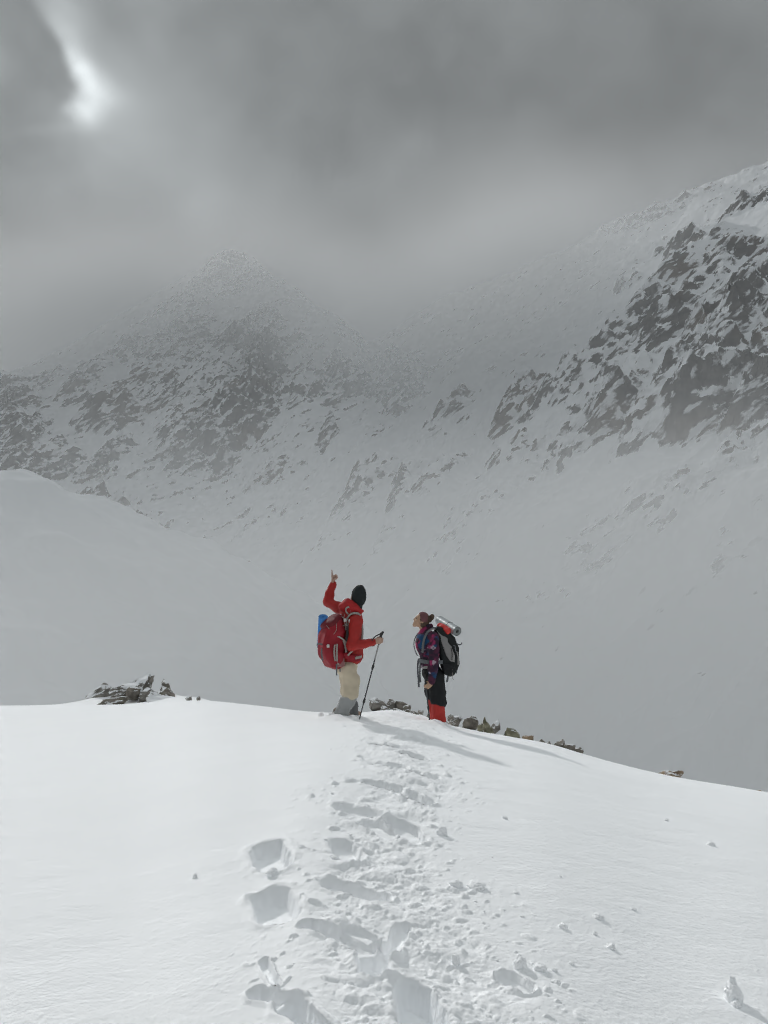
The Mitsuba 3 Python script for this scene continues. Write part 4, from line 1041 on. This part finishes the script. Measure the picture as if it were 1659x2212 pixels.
set_lump(1584, 2165, 46, 62, 1, 'big knobbly lump of snow alone near the lower right corner')
set_lump(1590, 2178, 22, 16, 2, 'small lump of snow at the foot of the big knobbly lump')
set_lump(985, 1908, 34, 17, 3, 'left one of two block shaped snow lumps right of the track')
set_lump(1030, 1912, 44, 17, 4, 'right one of two block shaped snow lumps right of the track')
set_lump(1124, 2085, 30, 30, 5, 'round snow lump at the right edge of the trampled patch')
set_lump(1166, 2091, 34, 16, 6, 'long snow lump right of the round one')
set_lump(1198, 2096, 14, 10, 7, 'last small snow lump in the row beside the round one')
set_lump(1216, 2003, 20, 12, 8, 'grey shaded snow lump alone on the slope right of the trampled patch')
set_lump(1292, 1984, 26, 12, 9, 'wedge shaped snow lump, topmost of three close together')
set_lump(1286, 2018, 13, 8, 10, 'small snow lump, middle of three close together')
set_lump(1320, 2049, 24, 13, 11, 'snow lump, lowest of three close together')
set_lump(1369, 1966, 14, 8, 12, 'small snow lump right of the wedge shaped one')
set_lump(1536, 1829, 20, 10, 13, 'flat snow lump alone on the right slope')
set_lump(1091, 1770, 13, 8, 14, 'little snow lump right of the track halfway up')
set_lump(1440, 1775, 12, 6, 15, 'little snow lump high on the right slope')
set_lump(421, 1888, 12, 12, 16, 'little snow lump alone left of the boot holes')
set_lump(955, 1800, 26, 24, 17, 'upright snow lump at the right rim of the track')
set_lump(985, 2070, 20, 26, 18, 'pointed snow lump standing in the trampled patch')
set_lump(722, 1842, 18, 10, 19, 'snow lump lying in a boot hole')
set_lump(588, 1882, 30, 14, 20, 'snow lump on the near rim of the upper left boot hole')
set_lump(694, 1545, 16, 13, 21, 'snow lump at the heel of the person in red')
set_lump(716, 1552, 14, 9, 22, 'snow lump in front of the grey gaiters of the person in red')
set_lump(757, 1549, 12, 10, 23, 'snow lump between the two gaiters of the person in red')
rg = np.random.default_rng(5)
for i in range(30):
    v_ = 1600 + 560 * rg.random() ** 1.1
    cx = np.interp(v_, [1600, 1800, 2000, 2200], [880, 850, 900, 930])
    u_ = cx + rg.choice([-1, 1]) * (60 + 60 * (v_ - 1560) / 600 + abs(rg.normal()) * (50 + 90 * (v_ - 1560) / 600))
    s_ = (4 + 9 * rg.random() ** 2) * (.6 + (v_ - 1600) / 700)
    set_lump(u_, v_, s_, s_ * .45, 30 + i, 'small crumb of snow thrown out beside the trampled track', 'crumbs of snow beside the track')


# ------------------------------------------------------------------ cloud and valley fog
BOX = np.array([[-400, -250, -185], [400, 590, 280]], float)
N = (74, 78, 48)
ax = [np.linspace(BOX[0, i], BOX[1, i], N[i]) for i in range(3)]
VZ, VY, VX = np.meshgrid(ax[2], ax[1], ax[0], indexing='ij')
vn = meshkit.fbm(np.stack([VX, VY, VZ], -1) / 90.0, 4, 81)
vn2 = meshkit.fbm(np.stack([VX, VY, VZ], -1) / 40.0, 3, 82)
wis = np.clip((vn - .5) * 1.6 + (vn2 - .5) * .8, -1, 1)
dist = np.hypot(VX, VY)


def blob(u, v, y, rx, ry, rz):
    p = at(u, v, y)
    return np.exp(-((VX - p[0]) / rx) ** 2 - ((VY - p[1]) / ry) ** 2 - ((VZ - p[2]) / rz) ** 2)


dens = np.full(VX.shape, .0008) + .0028 * sst(255, 350, VY) * (1 - sst(110, 180, VZ + 30 * wis))
# valley fog: fills the hollow up to a soft, uneven top
top = 1 + 15 * wis + .02 * np.maximum(VY - 120, 0) + 11 * sst(5, 40, VX) * (1 - sst(150, 220, VY))
dens += .034 * np.clip(1 + 1.1 * wis, .45, 1.5) * sst(14, -16, VZ - top) * sst(14, 45, dist)
# the cloud that hides the heights
bank = np.exp(-((VX - 45) / 95) ** 2 - ((VY - 425) / 38) ** 2) * sst(70, 120, VZ + 30 * wis) * (1 - sst(135, 190, VZ + 40 * wis))
dens += .009 * bank
dens += .034 * blob(930, 700, 262, 40, 70, 32) * (.85 + wis)
dens += .030 * blob(1090, 690, 262, 26, 48, 20) * (.85 + wis)
dens += .030 * blob(1170, 630, 272, 22, 40, 18) * (.85 + wis)
dens += .036 * blob(1060, 620, 278, 42, 48, 30) * (1 + wis)
dens += .022 * blob(1010, 790, 240, 20, 32, 14) * (.85 + wis)
dens += .036 * blob(110, 720, 320, 70, 65, 34) * (1 + .8 * wis)
dens += .034 * blob(730, 680, 368, 52, 55, 40) * (.9 + wis)
lid = 1 - sst(-30, 46, VZ - (6 + .35 * VY + 22 * np.exp(-((VX + 110) / 70) ** 2) + 26 * np.exp(-((VX - 55) / 40) ** 2)) - 34 * wis - 60 * (meshkit.fbm(np.stack([VX, VY, VZ * 2], -1) / 170.0 + 3.3, 3, 84) - .5))
dens = dens * lid
dens += .034 * blob(450, 590, 366, 52, 45, 22) * (.8 + wis)
dens += .030 * blob(290, 680, 352, 46, 50, 24) * (.85 + wis)
dens += .032 * blob(1400, 465, 350, 85, 32, 26) * (.8 + wis)
dens += .026 * blob(500, 640, 352, 62, 34, 24) * (.8 + wis)
dens += .020 * np.clip(wis * 2.2, 0, 1) * np.exp(-((VY - 300) / 60) ** 2) * sst(50, 80, VZ) * (1 - sst(95, 130, VZ)) * (1 - sst(20, 70, VX))
dens += .014 * blob(300, 1000, 220, 26, 30, 14) * (.9 + wis)
dens += .012 * blob(1200, 1180, 140, 60, 40, 12)
dens *= sst(14, 40, dist) * .97 + .03
# nothing at the faces of the box
for A, lo, hi in ((VX, BOX[0, 0], BOX[1, 0]), (VY, BOX[0, 1], BOX[1, 1]), (VZ, BOX[0, 2] - 40, BOX[1, 2])):
    dens *= sst(0, 40, A - lo) * sst(0, 40, hi - A)
dens = np.clip(dens, 0, .028)
scene['fog_medium'] = {'type': 'heterogeneous', 'albedo': {'type': 'constvolume', 'value': {'type': 'rgb', 'value': [.845, .853, .857]}}, 'scale': 1.0,
                       'sigma_t': {'type': 'gridvolume', 'grid': mi.VolumeGrid(dens[..., None].astype(np.float32)), 'filter_type': 'trilinear',
                                   'to_world': T().translate(BOX[0].tolist()).scale((BOX[1] - BOX[0]).tolist())},
                       'phase': {'type': 'hg', 'g': 0.2}}
scene['haze'] = {'type': 'cube', 'to_world': T().translate(BOX.mean(0).tolist()).scale(((BOX[1] - BOX[0]) / 2).tolist()), 'bsdf': {'type': 'null'},
                 'interior': {'type': 'ref', 'id': 'fog_medium'}}
labels['haze'] = {'label': 'grey cloud and valley fog veiling the mountains', 'category': 'fog', 'kind': 'stuff'}
